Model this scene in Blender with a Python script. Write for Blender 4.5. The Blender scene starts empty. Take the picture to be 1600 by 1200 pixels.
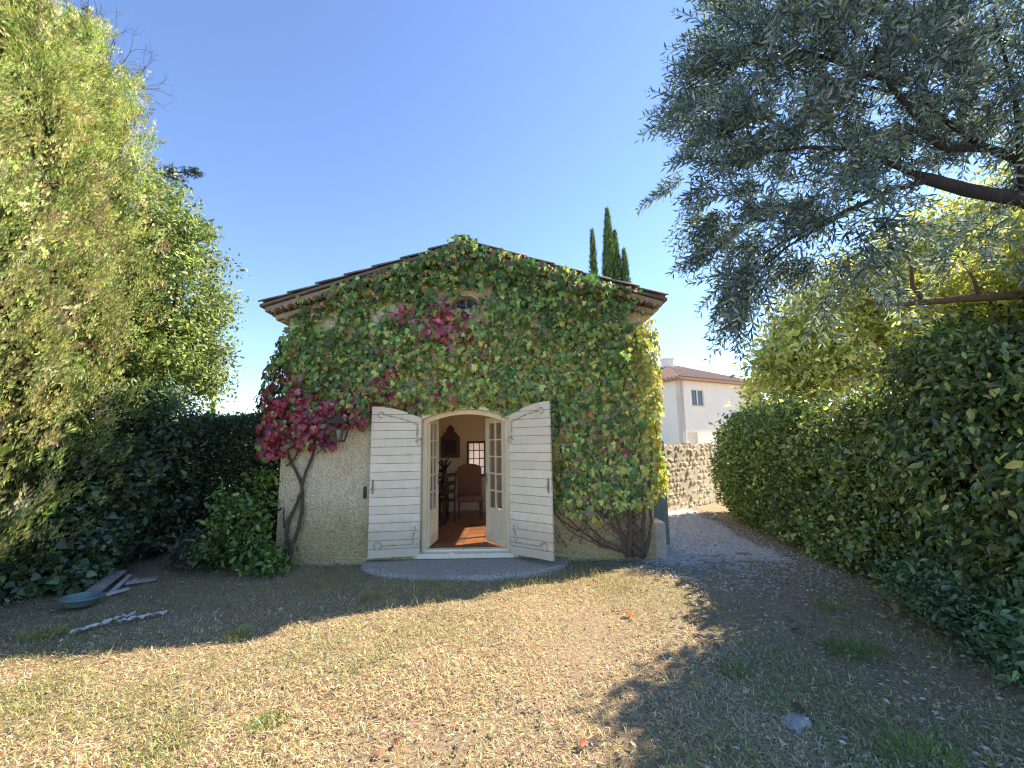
import bpy, math
import numpy as np
from mathutils import Vector, Matrix

scene = bpy.context.scene
R = math.radians
rng = np.random.default_rng(11)

# ------------------------------------------------------------------ camera
CAM_H = 1.7
cam_data = bpy.data.cameras.new("camera")
cam_data.sensor_width = 36.0
cam_data.lens = 14.85
cam_data.clip_start = 0.05
cam_data.clip_end = 2000.0
cam = bpy.data.objects.new("camera", cam_data)
scene.collection.objects.link(cam)
cam.matrix_world = Matrix.Translation((0, 0, CAM_H)) @ Matrix.Rotation(R(90 + 7.8), 4, 'X') @ Matrix.Rotation(R(-0.9), 4, 'Z')
scene.camera = cam

# ------------------------------------------------------------------ sky, sun, exposure
SUN_EL, SUN_AZ = R(37.0), math.atan2(0.915, 0.403)      # azimuth from +Y towards +X
world = bpy.data.worlds.new("World")
scene.world = world
world.use_nodes = True
wn = world.node_tree
wn.nodes.clear()
sky = wn.nodes.new("ShaderNodeTexSky")
sky.sky_type = 'NISHITA'
sky.sun_disc = False
sky.sun_elevation = SUN_EL
sky.sun_rotation = SUN_AZ
sky.altitude = 100
sky.air_density = 1.0
sky.dust_density = 0.0
sky.ozone_density = 10.0
bg = wn.nodes.new("ShaderNodeBackground")
bg.inputs[1].default_value = 0.15
wo = wn.nodes.new("ShaderNodeOutputWorld")
wn.links.new(sky.outputs[0], bg.inputs[0])
wn.links.new(bg.outputs[0], wo.inputs[0])

sl = bpy.data.lights.new("sun", 'SUN')
sl.energy = 4.6
sl.angle = R(0.53)
sl.color = (1.0, 0.95, 0.85)
sun = bpy.data.objects.new("sun", sl)
scene.collection.objects.link(sun)
sd = Vector((math.sin(SUN_AZ) * math.cos(SUN_EL), math.cos(SUN_AZ) * math.cos(SUN_EL), math.sin(SUN_EL)))
sun.rotation_euler = sd.to_track_quat('Z', 'Y').to_euler()
sun.location = sd * 60

vs = scene.view_settings
vs.view_transform = 'Standard'
vs.look = 'None'
vs.exposure = 1.46
vs.gamma = 1.0
vs.use_curve_mapping = False
vs.use_white_balance = True
vs.white_balance_temperature = 8300
vs.white_balance_tint = 18
scene.render.engine = 'CYCLES'
cy = scene.cycles
cy.use_denoising = True
cy.denoiser = 'OPENIMAGEDENOISE'
cy.denoising_prefilter = 'NONE'
cy.filter_width = 1.2
cy.sample_clamp_indirect = 8.0
cy.max_bounces = 9
cy.diffuse_bounces = 8
cy.glossy_bounces = 2
cy.transmission_bounces = 4
cy.transparent_max_bounces = 6
cy.use_adaptive_sampling = True
cy.adaptive_threshold = 0.01

# ------------------------------------------------------------------ helpers: maths
def nrmz(a):
    return a / (np.linalg.norm(a, axis=-1, keepdims=True) + 1e-9)

def runit(n):
    return nrmz(rng.normal(size=(n, 3)))

def vnoise(x, y, scale=1.0, seed=0):
    """smooth value noise in 0..1"""
    x = np.asarray(x) * scale + 100.37 + seed * 17.1
    y = np.asarray(y) * scale + 57.91 + seed * 9.7
    xi, yi = np.floor(x).astype(int), np.floor(y).astype(int)
    xf, yf = x - xi, y - yi
    def h(a, b):
        n = (a * 374761393 + b * 668265263 + seed * 1442695) & 0x7fffffff
        n = ((n ^ (n >> 13)) * 1274126177) & 0x7fffffff
        return ((n ^ (n >> 16)) & 0xffff) / 65535.0
    u, v = xf * xf * (3 - 2 * xf), yf * yf * (3 - 2 * yf)
    return (h(xi, yi) * (1 - u) + h(xi + 1, yi) * u) * (1 - v) + (h(xi, yi + 1) * (1 - u) + h(xi + 1, yi + 1) * u) * v

def fbm(x, y, scale=1.0, seed=0, octv=4):
    s, a, t = 0, 1.0, 0
    for k in range(octv):
        s = s + a * vnoise(x, y, scale * 2 ** k, seed + k)
        t += a
        a *= 0.5
    return s / t

def srgb(r, g, b):
    f = lambda c: c / 12.92 if c <= 0.04045 else ((c + 0.055) / 1.055) ** 2.4
    return (f(r / 255), f(g / 255), f(b / 255))

def pick(cols, weights, n, jit=0.18):
    w = np.array(weights, float)
    i = rng.choice(len(cols), size=n, p=w / w.sum())
    c = np.array(cols)[i]
    return np.clip(c * np.exp(rng.normal(0, jit, (n, 1))) * np.exp(rng.normal(0, jit * 0.3, (n, 3))), 0, 0.95)

# ------------------------------------------------------------------ helpers: materials
def new_mat(name):
    m = bpy.data.materials.new(name)
    m.use_nodes = True
    nt = m.node_tree
    nt.nodes.clear()
    out = nt.nodes.new("ShaderNodeOutputMaterial")
    return m, nt, out

def N(nt, t, **kw):
    n = nt.nodes.new(t)
    for k, v in kw.items():
        setattr(n, k, v)
    return n

def noise(nt, scale, detail=6, rough=0.6, coord='Object'):
    tc = N(nt, "ShaderNodeTexCoord")
    t = N(nt, "ShaderNodeTexNoise")
    t.inputs['Scale'].default_value = scale
    t.inputs['Detail'].default_value = detail
    t.inputs['Roughness'].default_value = rough
    nt.links.new(tc.outputs[coord], t.inputs['Vector'])
    return t

def ramp(nt, src, stops):
    r = N(nt, "ShaderNodeValToRGB")
    el = r.color_ramp.elements
    while len(el) < len(stops):
        el.new(0.5)
    for e, (p, c) in zip(el, stops):
        e.position = p
        e.color = (*c, 1) if len(c) == 3 else c
    nt.links.new(src, r.inputs[0])
    return r

def mixc(nt, fac, a, b, mode='MIX'):
    m = N(nt, "ShaderNodeMix", data_type='RGBA', blend_type=mode)
    for s, v in ((m.inputs[0], fac), (m.inputs[6], a), (m.inputs[7], b)):
        if hasattr(v, 'links'):
            nt.links.new(v, s)
        elif isinstance(v, (int, float)):
            s.default_value = v
        else:
            s.default_value = (*v, 1)
    return m.outputs[2]

def solid(name, base, alt=None, scale=6, rough=0.8, bump=0.0, bscale=40, metal=0.0, lo=0.35, hi=0.65, spot=None, vary=0.0):
    """noise-blended principled surface, relief in the bump, some difference from piece to piece"""
    m, nt, out = new_mat(name)
    p = N(nt, "ShaderNodeBsdfPrincipled")
    p.inputs['Roughness'].default_value = rough
    p.inputs['Metallic'].default_value = metal
    alt = alt or tuple(c * 0.75 for c in base)
    n1 = noise(nt, scale)
    col = ramp(nt, n1.outputs[0], [(lo, base), (hi, alt)]).outputs[0]
    if spot:
        n3 = noise(nt, spot[1], 8, 0.7)
        k = ramp(nt, n3.outputs[0], [(spot[2], (0, 0, 0)), (spot[2] + 0.12, (1, 1, 1))])
        col = mixc(nt, k.outputs[0], col, spot[0])
    if vary:
        oi = N(nt, "ShaderNodeObjectInfo")
        mr = N(nt, "ShaderNodeMapRange")
        mr.inputs[3].default_value = 1 - vary
        mr.inputs[4].default_value = 1 + vary
        nt.links.new(oi.outputs['Random'], mr.inputs[0])
        vm = N(nt, "ShaderNodeVectorMath", operation='SCALE')
        nt.links.new(col, vm.inputs[0])
        nt.links.new(mr.outputs[0], vm.inputs['Scale'])
        col = vm.outputs[0]
    nt.links.new(col, p.inputs['Base Color'])
    if bump:
        n2 = noise(nt, bscale, 8, 0.65)
        b = N(nt, "ShaderNodeBump")
        b.inputs['Strength'].default_value = bump
        b.inputs['Distance'].default_value = 0.02
        nt.links.new(n2.outputs[0], b.inputs['Height'])
        nt.links.new(b.outputs[0], p.inputs['Normal'])
    nt.links.new(p.outputs[0], out.inputs[0])
    return m

def leafmat(name, trans=0.35, gloss=0.05, rough=0.45):
    m, nt, out = new_mat(name)
    a = N(nt, "ShaderNodeAttribute", attribute_name="tint")
    d = N(nt, "ShaderNodeBsdfDiffuse")
    t = N(nt, "ShaderNodeBsdfTranslucent")
    hs = N(nt, "ShaderNodeHueSaturation")
    hs.inputs['Saturation'].default_value = 1.1
    hs.inputs['Value'].default_value = 1.5
    nt.links.new(a.outputs[0], d.inputs[0])
    nt.links.new(a.outputs[0], hs.inputs['Color'])
    nt.links.new(hs.outputs[0], t.inputs[0])
    mx = N(nt, "ShaderNodeMixShader")
    mx.inputs[0].default_value = trans
    nt.links.new(d.outputs[0], mx.inputs[1])
    nt.links.new(t.outputs[0], mx.inputs[2])
    last = mx
    if gloss:
        g = N(nt, "ShaderNodeBsdfGlossy")
        g.inputs['Roughness'].default_value = rough
        g.inputs[0].default_value = (0.9, 0.95, 1, 1)
        m2 = N(nt, "ShaderNodeMixShader")
        m2.inputs[0].default_value = gloss
        nt.links.new(mx.outputs[0], m2.inputs[1])
        nt.links.new(g.outputs[0], m2.inputs[2])
        last = m2
    nt.links.new(last.outputs[0], out.inputs[0])
    return m

def glassmat(name, tint=(0.9, 0.95, 0.95)):
    m, nt, out = new_mat(name)
    tr = N(nt, "ShaderNodeBsdfTransparent")
    tr.inputs[0].default_value = (*tint, 1)
    g = N(nt, "ShaderNodeBsdfGlossy")
    g.inputs['Roughness'].default_value = 0.03
    lw = N(nt, "ShaderNodeLayerWeight")
    lw.inputs[0].default_value = 0.5
    pw = N(nt, "ShaderNodeMath", operation='POWER')
    nt.links.new(lw.outputs['Facing'], pw.inputs[0])
    pw.inputs[1].default_value = 4.0
    fr = N(nt, "ShaderNodeMath", operation='MULTIPLY_ADD')
    nt.links.new(pw.outputs[0], fr.inputs[0])
    fr.inputs[1].default_value = 0.55
    fr.inputs[2].default_value = 0.03
    mx = N(nt, "ShaderNodeMixShader")
    nt.links.new(fr.outputs[0], mx.inputs[0])
    nt.links.new(tr.outputs[0], mx.inputs[1])
    nt.links.new(g.outputs[0], mx.inputs[2])
    nt.links.new(mx.outputs[0], out.inputs[0])
    return m

def stucco_mat():
    m, nt, out = new_mat("stucco")
    p = N(nt, "ShaderNodeBsdfPrincipled")
    p.inputs['Roughness'].default_value = 0.95
    big = noise(nt, 1.6, 8, 0.65)
    c1 = ramp(nt, big.outputs[0], [(0.32, (0.72, 0.61, 0.40)), (0.52, (0.80, 0.71, 0.51)), (0.7, (0.83, 0.76, 0.58))]).outputs[0]
    # ochre algae creeping up from the ground, with its own ragged edge
    tc = N(nt, "ShaderNodeTexCoord")
    sep = N(nt, "ShaderNodeSeparateXYZ")
    nt.links.new(tc.outputs['Object'], sep.inputs[0])
    n2 = noise(nt, 3.5, 8, 0.7)
    ad = N(nt, "ShaderNodeMath", operation='MULTIPLY_ADD')
    nt.links.new(n2.outputs[0], ad.inputs[0])
    ad.inputs[1].default_value = -1.0
    nt.links.new(sep.outputs[2], ad.inputs[2])
    k = ramp(nt, ad.outputs[0], [(0.0, (.8, .8, .8)), (0.10, (.55, .55, .55)), (0.55, (0, 0, 0))])
    col = mixc(nt, k.outputs[0], c1, (0.50, 0.39, 0.18))
    fine = noise(nt, 42, 5, 0.75)
    k3 = ramp(nt, fine.outputs[0], [(0.36, (0.40, 0.38, 0.33)), (0.54, (1, 1, 1))])
    col = mixc(nt, 0.75, col, k3.outputs[0], 'MULTIPLY')
    nt.links.new(col, p.inputs['Base Color'])
    v = N(nt, "ShaderNodeTexVoronoi")
    v.inputs['Scale'].default_value = 32
    nt.links.new(tc.outputs['Object'], v.inputs['Vector'])
    b = N(nt, "ShaderNodeBump")
    b.inputs['Strength'].default_value = 0.9
    b.inputs['Distance'].default_value = 0.02
    nt.links.new(v.outputs[0], b.inputs['Height'])
    b2 = N(nt, "ShaderNodeBump")
    b2.inputs['Strength'].default_value = 0.6
    b2.inputs['Distance'].default_value = 0.03
    n4 = noise(nt, 14, 6, 0.6)
    nt.links.new(n4.outputs[0], b2.inputs['Height'])
    nt.links.new(b.outputs[0], b2.inputs['Normal'])
    nt.links.new(b2.outputs[0], p.inputs['Normal'])
    nt.links.new(p.outputs[0], out.inputs[0])
    return m

def soil_mat():
    """dry lawn soil: straw, dust, greener and browner patches"""
    m, nt, out = new_mat("lawn_soil")
    p = N(nt, "ShaderNodeBsdfPrincipled")
    p.inputs['Roughness'].default_value = 1.0
    a = noise(nt, 0.7, 6, 0.6)
    c = ramp(nt, a.outputs[0], [(0.3, (0.40, 0.32, 0.21)), (0.5, (0.46, 0.37, 0.245)), (0.7, (0.37, 0.33, 0.20))]).outputs[0]
    f = noise(nt, 55, 8, 0.75)
    k = ramp(nt, f.outputs[0], [(0.36, (0.36, 0.30, 0.25)), (0.58, (1, 1, 1)), (0.74, (1.3, 1.25, 1.15))])
    c = mixc(nt, 0.9, c, k.outputs[0], 'MULTIPLY')
    nt.links.new(c, p.inputs['Base Color'])
    b = N(nt, "ShaderNodeBump")
    b.inputs['Strength'].default_value = 1.0
    b.inputs['Distance'].default_value = 0.03
    nt.links.new(f.outputs[0], b.inputs['Height'])
    nt.links.new(b.outputs[0], p.inputs['Normal'])
    nt.links.new(p.outputs[0], out.inputs[0])
    return m

def stone_mat(name, a, b_, c_):
    m, nt, out = new_mat(name)
    p = N(nt, "ShaderNodeBsdfPrincipled")
    p.inputs['Roughness'].default_value = 0.92
    n1 = noise(nt, 9, 8, 0.7)
    col = ramp(nt, n1.outputs[0], [(0.3, a), (0.5, b_), (0.68, c_)]).outputs[0]
    oi = N(nt, "ShaderNodeObjectInfo")
    mr = N(nt, "ShaderNodeMapRange")
    mr.inputs[3].default_value = 0.7
    mr.inputs[4].default_value = 1.25
    nt.links.new(oi.outputs['Random'], mr.inputs[0])
    vm = N(nt, "ShaderNodeVectorMath", operation='SCALE')
    nt.links.new(col, vm.inputs[0])
    nt.links.new(mr.outputs[0], vm.inputs['Scale'])
    nt.links.new(vm.outputs[0], p.inputs['Base Color'])
    n2 = noise(nt, 45, 8, 0.7)
    b = N(nt, "ShaderNodeBump")
    b.inputs['Strength'].default_value = 0.7
    b.inputs['Distance'].default_value = 0.02
    nt.links.new(n2.outputs[0], b.inputs['Height'])
    nt.links.new(b.outputs[0], p.inputs['Normal'])
    nt.links.new(p.outputs[0], out.inputs[0])
    return m

M = {}
M['stucco'] = stucco_mat()
M['soil'] = soil_mat()
M['mortar'] = solid("mortar", (0.58, 0.52, 0.42), (0.44, 0.40, 0.32), 12, 0.95, 0.6, 60)
M['inner'] = solid("inner_plaster", (0.84, 0.71, 0.53), (0.80, 0.66, 0.48), 2, 0.9, 0.1, 30)
M['ceil'] = solid("ceiling_paint", (0.84, 0.79, 0.70), (0.80, 0.75, 0.65), 2, 0.9)
def shutter_paint():
    m = solid("shutter_paint", (0.86, 0.79, 0.63), (0.79, 0.71, 0.54), 5, 0.6, 0.3, 90, spot=((0.52, 0.46, 0.36), 9, 0.61), vary=0.07)
    nt = m.node_tree
    p = [n for n in nt.nodes if n.type == 'BSDF_PRINCIPLED'][0]
    src = p.inputs['Base Color'].links[0].from_socket
    tc = N(nt, "ShaderNodeTexCoord")
    sp = N(nt, "ShaderNodeSeparateXYZ")
    nt.links.new(tc.outputs['Object'], sp.inputs[0])
    n2 = noise(nt, 11, 8, 0.75)
    ad = N(nt, "ShaderNodeMath", operation='MULTIPLY_ADD')
    nt.links.new(n2.outputs[0], ad.inputs[0])
    ad.inputs[1].default_value = -0.62
    nt.links.new(sp.outputs[2], ad.inputs[2])
    k = ramp(nt, ad.outputs[0], [(0.0, (.5, .5, .5)), (0.25, (0, 0, 0))])
    nt.links.new(mixc(nt, k.outputs[0], src, (0.46, 0.39, 0.28)), p.inputs['Base Color'])
    return m
M['shutter'] = shutter_paint()
M['white'] = solid("old_white_paint", (0.86, 0.79, 0.63), (0.79, 0.71, 0.54), 5, 0.6, 0.25, 90, spot=((0.50, 0.46, 0.38), 9, 0.62), vary=0.06)
M['cream'] = solid("cream_paint", (0.84, 0.74, 0.54), (0.76, 0.66, 0.45), 6, 0.55, 0.1, 80, spot=((0.45, 0.38, 0.27), 14, 0.68))
M['iron'] = solid("weathered_iron", (0.33, 0.31, 0.29), (0.24, 0.17, 0.12), 30, 0.75, 0.2, 90)
M['strap_iron'] = solid("painted_strap_iron", (0.60, 0.55, 0.44), (0.34, 0.25, 0.17), 26, 0.75, 0.3, 90, lo=0.42, hi=0.6)
M['dark_iron'] = solid("dark_iron", (0.05, 0.045, 0.042), (0.09, 0.06, 0.045), 20, 0.6, 0.2, 90)
M['glass'] = glassmat("pane_glass")
M['dark_glass'] = solid("dark_window", (0.035, 0.04, 0.06), (0.05, 0.055, 0.08), 3, 0.08)
M['frosted'] = leafmat("frosted_pane", 0.75, 0.03)
M['step'] = solid("washed_concrete", (0.56, 0.53, 0.47), (0.24, 0.23, 0.21), 42, 0.9, 1.0, 60, lo=0.38, hi=0.62, spot=((0.38, 0.36, 0.31), 3.5, 0.52))
M['terracotta'] = solid("terracotta_floor", (0.36, 0.15, 0.075), (0.28, 0.11, 0.055), 5, 0.32, 0.1, 40, vary=0.18)
M['rooftile'] = solid("canal_tile", (0.20, 0.19, 0.18), (0.13, 0.13, 0.13), 9, 0.9, 0.4, 50, spot=((0.30, 0.30, 0.26), 14, 0.55), vary=0.2)
M['gtile'] = solid("eave_tile", (0.46, 0.37, 0.28), (0.30, 0.235, 0.18), 9, 0.9, 0.4, 50, vary=0.15)
M['redtile'] = solid("red_roof_tile", (0.42, 0.27, 0.20), (0.31, 0.20, 0.15), 7, 0.9, 0.3, 50, vary=0.15)
M['deck'] = solid("roof_boards", (0.20, 0.16, 0.13), None, 8, 0.9)
M['bark'] = solid("grey_bark", (0.11, 0.09, 0.075), (0.06, 0.05, 0.042), 14, 0.95, 0.9, 45)
M['olive_bark'] = solid("olive_bark", (0.045, 0.045, 0.052), (0.022, 0.023, 0.03), 14, 0.95, 0.9, 45)
M['brown_bark'] = solid("brown_bark", (0.20, 0.125, 0.075), (0.12, 0.075, 0.05), 14, 0.95, 0.8, 45)
M['vine_bark'] = solid("vine_bark", (0.15, 0.105, 0.08), (0.09, 0.065, 0.052), 22, 0.95, 0.9, 70)
M['leaf'] = leafmat("leaf", 0.35, 0.04)
M['leaf_gloss'] = leafmat("glossy_leaf", 0.32, 0.045, 0.35)
M['olive_leaf'] = leafmat("olive_leaf", 0.4, 0.08, 0.38)
M['thin_leaf'] = leafmat("thin_leaf", 0.5, 0.03)
M['needle'] = leafmat("scale_leaf", 0.3, 0.0)
M['straw'] = leafmat("straw", 0.25, 0.02, 0.6)
M['dry_leaf'] = leafmat("dry_leaf", 0.3, 0.03)
M['gravel'] = stone_mat("gravel_bed", (0.33, 0.325, 0.31), (0.44, 0.43, 0.41), (0.55, 0.54, 0.51))
M['wall_stone'] = stone_mat("field_stone", (0.46, 0.38, 0.27), (0.60, 0.51, 0.37), (0.70, 0.62, 0.48))
M['pale_stone'] = stone_mat("pale_stone", (0.24, 0.25, 0.255), (0.33, 0.335, 0.33), (0.42, 0.42, 0.40))
M['wood'] = solid("dark_wood", (0.05, 0.03, 0.022), (0.028, 0.018, 0.014), 10, 0.45, 0.15, 40)
M['wood_red'] = solid("red_brown_wood", (0.16, 0.06, 0.035), (0.10, 0.035, 0.022), 10, 0.45, 0.15, 40)
M['fabric'] = solid("brown_upholstery", (0.26, 0.14, 0.09), (0.20, 0.10, 0.065), 30, 0.95, 0.3, 150)
M['board'] = solid("weathered_board", (0.47, 0.39, 0.36), (0.34, 0.28, 0.26), 12, 0.9, 0.4, 60)
M['tub'] = solid("teal_plastic", (0.16, 0.28, 0.27), (0.12, 0.22, 0.215), 8, 0.5, 0.1, 30, spot=((0.16, 0.19, 0.17), 22, 0.6))
M['plastic'] = solid("dirty_white_sheet", (0.62, 0.62, 0.60), (0.42, 0.41, 0.38), 14, 0.7, 0.3, 30)
M['grey_paint'] = solid("grey_green_paint", (0.25, 0.31, 0.29), (0.19, 0.24, 0.225), 5, 0.6, 0.2, 60, vary=0.08)
M['render'] = solid("pale_render", (0.90, 0.86, 0.74), (0.84, 0.79, 0.67), 0.8, 0.9, 0.2, 30)
M['lantern_glass'] = solid("lantern_glass", (0.30, 0.30, 0.29), (0.2, 0.2, 0.2), 9, 0.25)

# ------------------------------------------------------------------ helpers: meshes
col0 = scene.collection

def link(o, parent=None):
    col0.objects.link(o)
    if parent is not None:
        o.parent = parent
    return o

def tag(o, label=None, cat=None, group=None, kind=None):
    for k, v in (('label', label), ('category', cat), ('group', group), ('kind', kind)):
        if v:
            o[k] = v
    return o

def empty(name, loc=(0, 0, 0), rz=0.0, label=None, cat=None, group=None):
    o = bpy.data.objects.new(name, None)
    o.empty_display_size = 0.2
    o.location = loc
    o.rotation_euler = (0, 0, rz)
    link(o)
    return tag(o, label, cat, group)

def fast_mesh(name, V, F, tint=None):
    """V (n,3); F (m,k) uniform polygons"""
    V = np.ascontiguousarray(V, dtype=np.float32)
    F = np.ascontiguousarray(F, dtype=np.int32)
    me = bpy.data.meshes.new(name)
    me.vertices.add(len(V))
    me.vertices.foreach_set("co", V.ravel())
    m, k = F.shape
    me.loops.add(m * k)
    me.loops.foreach_set("vertex_index", F.ravel())
    me.polygons.add(m)
    me.polygons.foreach_set("loop_start", np.arange(0, m * k, k, dtype=np.int32))
    if tint is not None:
        at = me.attributes.new("tint", 'FLOAT_COLOR', 'POINT')
        c = np.ones((len(V), 4), np.float32)
        c[:, :3] = tint
        at.data.foreach_set("color", c.ravel())
    me.update(calc_edges=True)
    me.validate()
    return me

class MB:
    """collects boxes, tubes, prisms and lathes into one mesh"""
    def __init__(s):
        s.v, s.f = [], []
    def add(s, verts, faces):
        b = len(s.v)
        s.v += [tuple(map(float, p)) for p in verts]
        s.f += [tuple(b + i for i in f) for f in faces]
        return s
    def box(s, x0, x1, y0, y1, z0, z1, mat=None, c=0.0):
        if c:
            # chamfered along every vertical section: octagon rings
            vs_ = []
            for (zz, k) in ((z0, c), (z0 + c, 0), (z1 - c, 0), (z1, c)):
                vs_ += [(x0 + k, y0 + k, zz), (x1 - k, y0 + k, zz), (x1 - k, y1 - k, zz), (x0 + k, y1 - k, zz)]
            fs = [(3, 2, 1, 0), (12, 13, 14, 15)]
            for r in range(3):
                for i in range(4):
                    j = (i + 1) % 4
                    fs.append((r * 4 + i, r * 4 + j, r * 4 + 4 + j, r * 4 + 4 + i))
        else:
            vs_ = [(x0, y0, z0), (x1, y0, z0), (x1, y1, z0), (x0, y1, z0), (x0, y0, z1), (x1, y0, z1), (x1, y1, z1), (x0, y1, z1)]
            fs = [(3, 2, 1, 0), (4, 5, 6, 7), (0, 1, 5, 4), (1, 2, 6, 5), (2, 3, 7, 6), (3, 0, 4, 7)]
        if mat is not None:
            vs_ = [tuple(mat @ Vector(p)) for p in vs_]
        return s.add(vs_, fs)
    def tube(s, pts, rad, n=6, cap=True):
        pts = [Vector(p) for p in pts]
        if not hasattr(rad, '__len__'):
            rad = [rad] * len(pts)
        vs_, up = [], None
        for i, p in enumerate(pts):
            d = (pts[min(i + 1, len(pts) - 1)] - pts[max(i - 1, 0)])
            d = d.normalized() if d.length > 1e-6 else Vector((0, 0, 1))
            a = up if up is not None else (Vector((1, 0, 0)) if abs(d.x) < 0.8 else Vector((0, 1, 0)))
            u = (a - d * a.dot(d)).normalized()
            up = u
            w = d.cross(u)
            for k in range(n):
                t = 2 * math.pi * k / n
                vs_.append(p + (u * math.cos(t) + w * math.sin(t)) * rad[i])
        fs = []
        for i in range(len(pts) - 1):
            for k in range(n):
                j = (k + 1) % n
                fs.append((i * n + k, i * n + j, (i + 1) * n + j, (i + 1) * n + k))
        if cap:
            fs.append(tuple(range(n - 1, -1, -1)))
            fs.append(tuple((len(pts) - 1) * n + k for k in range(n)))
        return s.add(vs_, fs)
    def lathe(s, prof, c=(0, 0, 0), n=24):
        vs_, fs = [], []
        for (r, z) in prof:
            for k in range(n):
                t = 2 * math.pi * k / n
                vs_.append((c[0] + r * math.cos(t), c[1] + r * math.sin(t), c[2] + z))
        for i in range(len(prof) - 1):
            for k in range(n):
                j = (k + 1) % n
                fs.append((i * n + k, i * n + j, (i + 1) * n + j, (i + 1) * n + k))
        return s.add(vs_, fs)
    def prism(s, poly, axis, a, b):
        """extrude a 2D polygon along axis ('x','y','z') from a to b"""
        def put(p, t):
            return {'x': (t, p[0], p[1]), 'y': (p[0], t, p[1]), 'z': (p[0], p[1], t)}[axis]
        n = len(poly)
        vs_ = [put(p, a) for p in poly] + [put(p, b) for p in poly]
        fs = [tuple(range(n - 1, -1, -1)), tuple(range(n, 2 * n))]
        fs += [(i, (i + 1) % n, n + (i + 1) % n, n + i) for i in range(n)]
        return s.add(vs_, fs)
    def mesh(s, name, mat, smooth=False):
        me = bpy.data.meshes.new(name)
        me.from_pydata(s.v, [], s.f)
        import bmesh
        bm = bmesh.new()
        bm.from_mesh(me)
        bmesh.ops.recalc_face_normals(bm, faces=bm.faces)
        bm.to_mesh(me)
        bm.free()
        if smooth:
            me.polygons.foreach_set("use_smooth", [True] * len(me.polygons))
        me.materials.append(M[mat] if isinstance(mat, str) else mat)
        return me
    def build(s, name, mat, parent=None, smooth=False):
        return link(bpy.data.objects.new(name, s.mesh(name, mat, smooth)), parent)

def piece(name, me, parent, loc=(0, 0, 0), rot=(0, 0, 0), sc=(1, 1, 1)):
    o = bpy.data.objects.new(name, me)
    o.location, o.rotation_euler, o.scale = loc, rot, sc
    return link(o, parent)

# leaf templates: x width, y length, z along the normal
T_RHOMB = (np.array([(0, 0, 0), (-.22, .45, .05), (0, 1, 0), (.22, .45, .05)]), np.array([(0, 2, 1), (0, 3, 2)]))
T_OVAL = (np.array([(0, 0, 0), (-.24, .30, .07), (-.19, .68, .05), (0, 1, -.06), (.19, .68, .05), (.24, .30, .07)]),
          np.array([(0, 2, 1), (0, 3, 2), (0, 4, 3), (0, 5, 4)]))
T_IVY = (np.array([(0, 0, 0), (-.42, .12, -.05), (-.28, .55, .03), (0, 1, -.1), (.28, .55, .03), (.42, .12, -.05)]),
         np.array([(0, 2, 1), (0, 3, 2), (0, 4, 3), (0, 5, 4)]))
T_OLIVE = (np.array([(0, 0, 0), (-.115, .5, .02), (0, 1, -.04), (.115, .5, .02)]), np.array([(0, 2, 1), (0, 3, 2)]))
T_LOBED = (np.array([(0, 0, 0), (-.30, -.10, -.05), (-.52, .22, -.10), (-.27, .40, .02), (-.30, .78, -.08), (-.10, .66, .02), (0, 1.05, -.14),
                     (.10, .66, .02), (.30, .78, -.08), (.27, .40, .02), (.52, .22, -.10), (.30, -.10, -.05), (0, .38, .07)]),
           np.array([(12, i + 1, i) for i in range(11)] + [(12, 0, 11)]))
def _spray():
    v, f = [], []
    for (bx, by, tx, ty, tz) in ((0, 0, 0, 1, .05), (-.01, .15, -.22, .72, .06), (.01, .15, .22, .72, .06)):
        d = np.array([tx - bx, ty - by])
        q = np.array([-d[1], d[0]]) / np.linalg.norm(d) * .062
        b = len(v)
        v += [(bx - q[0], by - q[1], 0), (bx + q[0], by + q[1], 0), (tx, ty, tz)]
        f.append((b, b + 1, b + 2))
    return np.array(v), np.array(f)
T_SPRAY = _spray()
T_SPIKE = (np.array([(-.06, 0, 0), (.06, 0, 0), (0, 1, .0), (-.02, .1, 0), (.02, .3, 0), (-.2, .7, .1), (.2, .7, -.1)]), np.array([(0, 1, 2), (3, 4, 5), (4, 3, 6)]))

def foliage_arrays(pos, nrm, dr, size, col, tpl):
    tv, tf = tpl
    y = nrmz(dr)
    z = nrmz(nrm - (nrm * y).sum(1, keepdims=True) * y)
    x = np.cross(y, z)
    s = np.asarray(size).reshape(-1, 1, 1)
    V = pos[:, None, :] + s * (tv[None, :, 0:1] * x[:, None, :] + tv[None, :, 1:2] * y[:, None, :] + tv[None, :, 2:3] * z[:, None, :])
    n, k = len(pos), len(tv)
    F = (np.arange(n) * k)[:, None, None] + tf[None]
    C = np.repeat(col, k, axis=0)
    return V.reshape(-1, 3), F.reshape(-1, tf.shape[1]), C

def foliage(name, parent, mat, pos, nrm, dr, size, col, tpl=T_OVAL, kind='stuff'):
    V, F, C = foliage_arrays(pos, nrm, dr, size, col, tpl)
    me = fast_mesh(name, V, F, C)
    me.materials.append(M[mat])
    o = link(bpy.data.objects.new(name, me), parent)
    if kind:
        o['kind'] = kind
    return o

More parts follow.
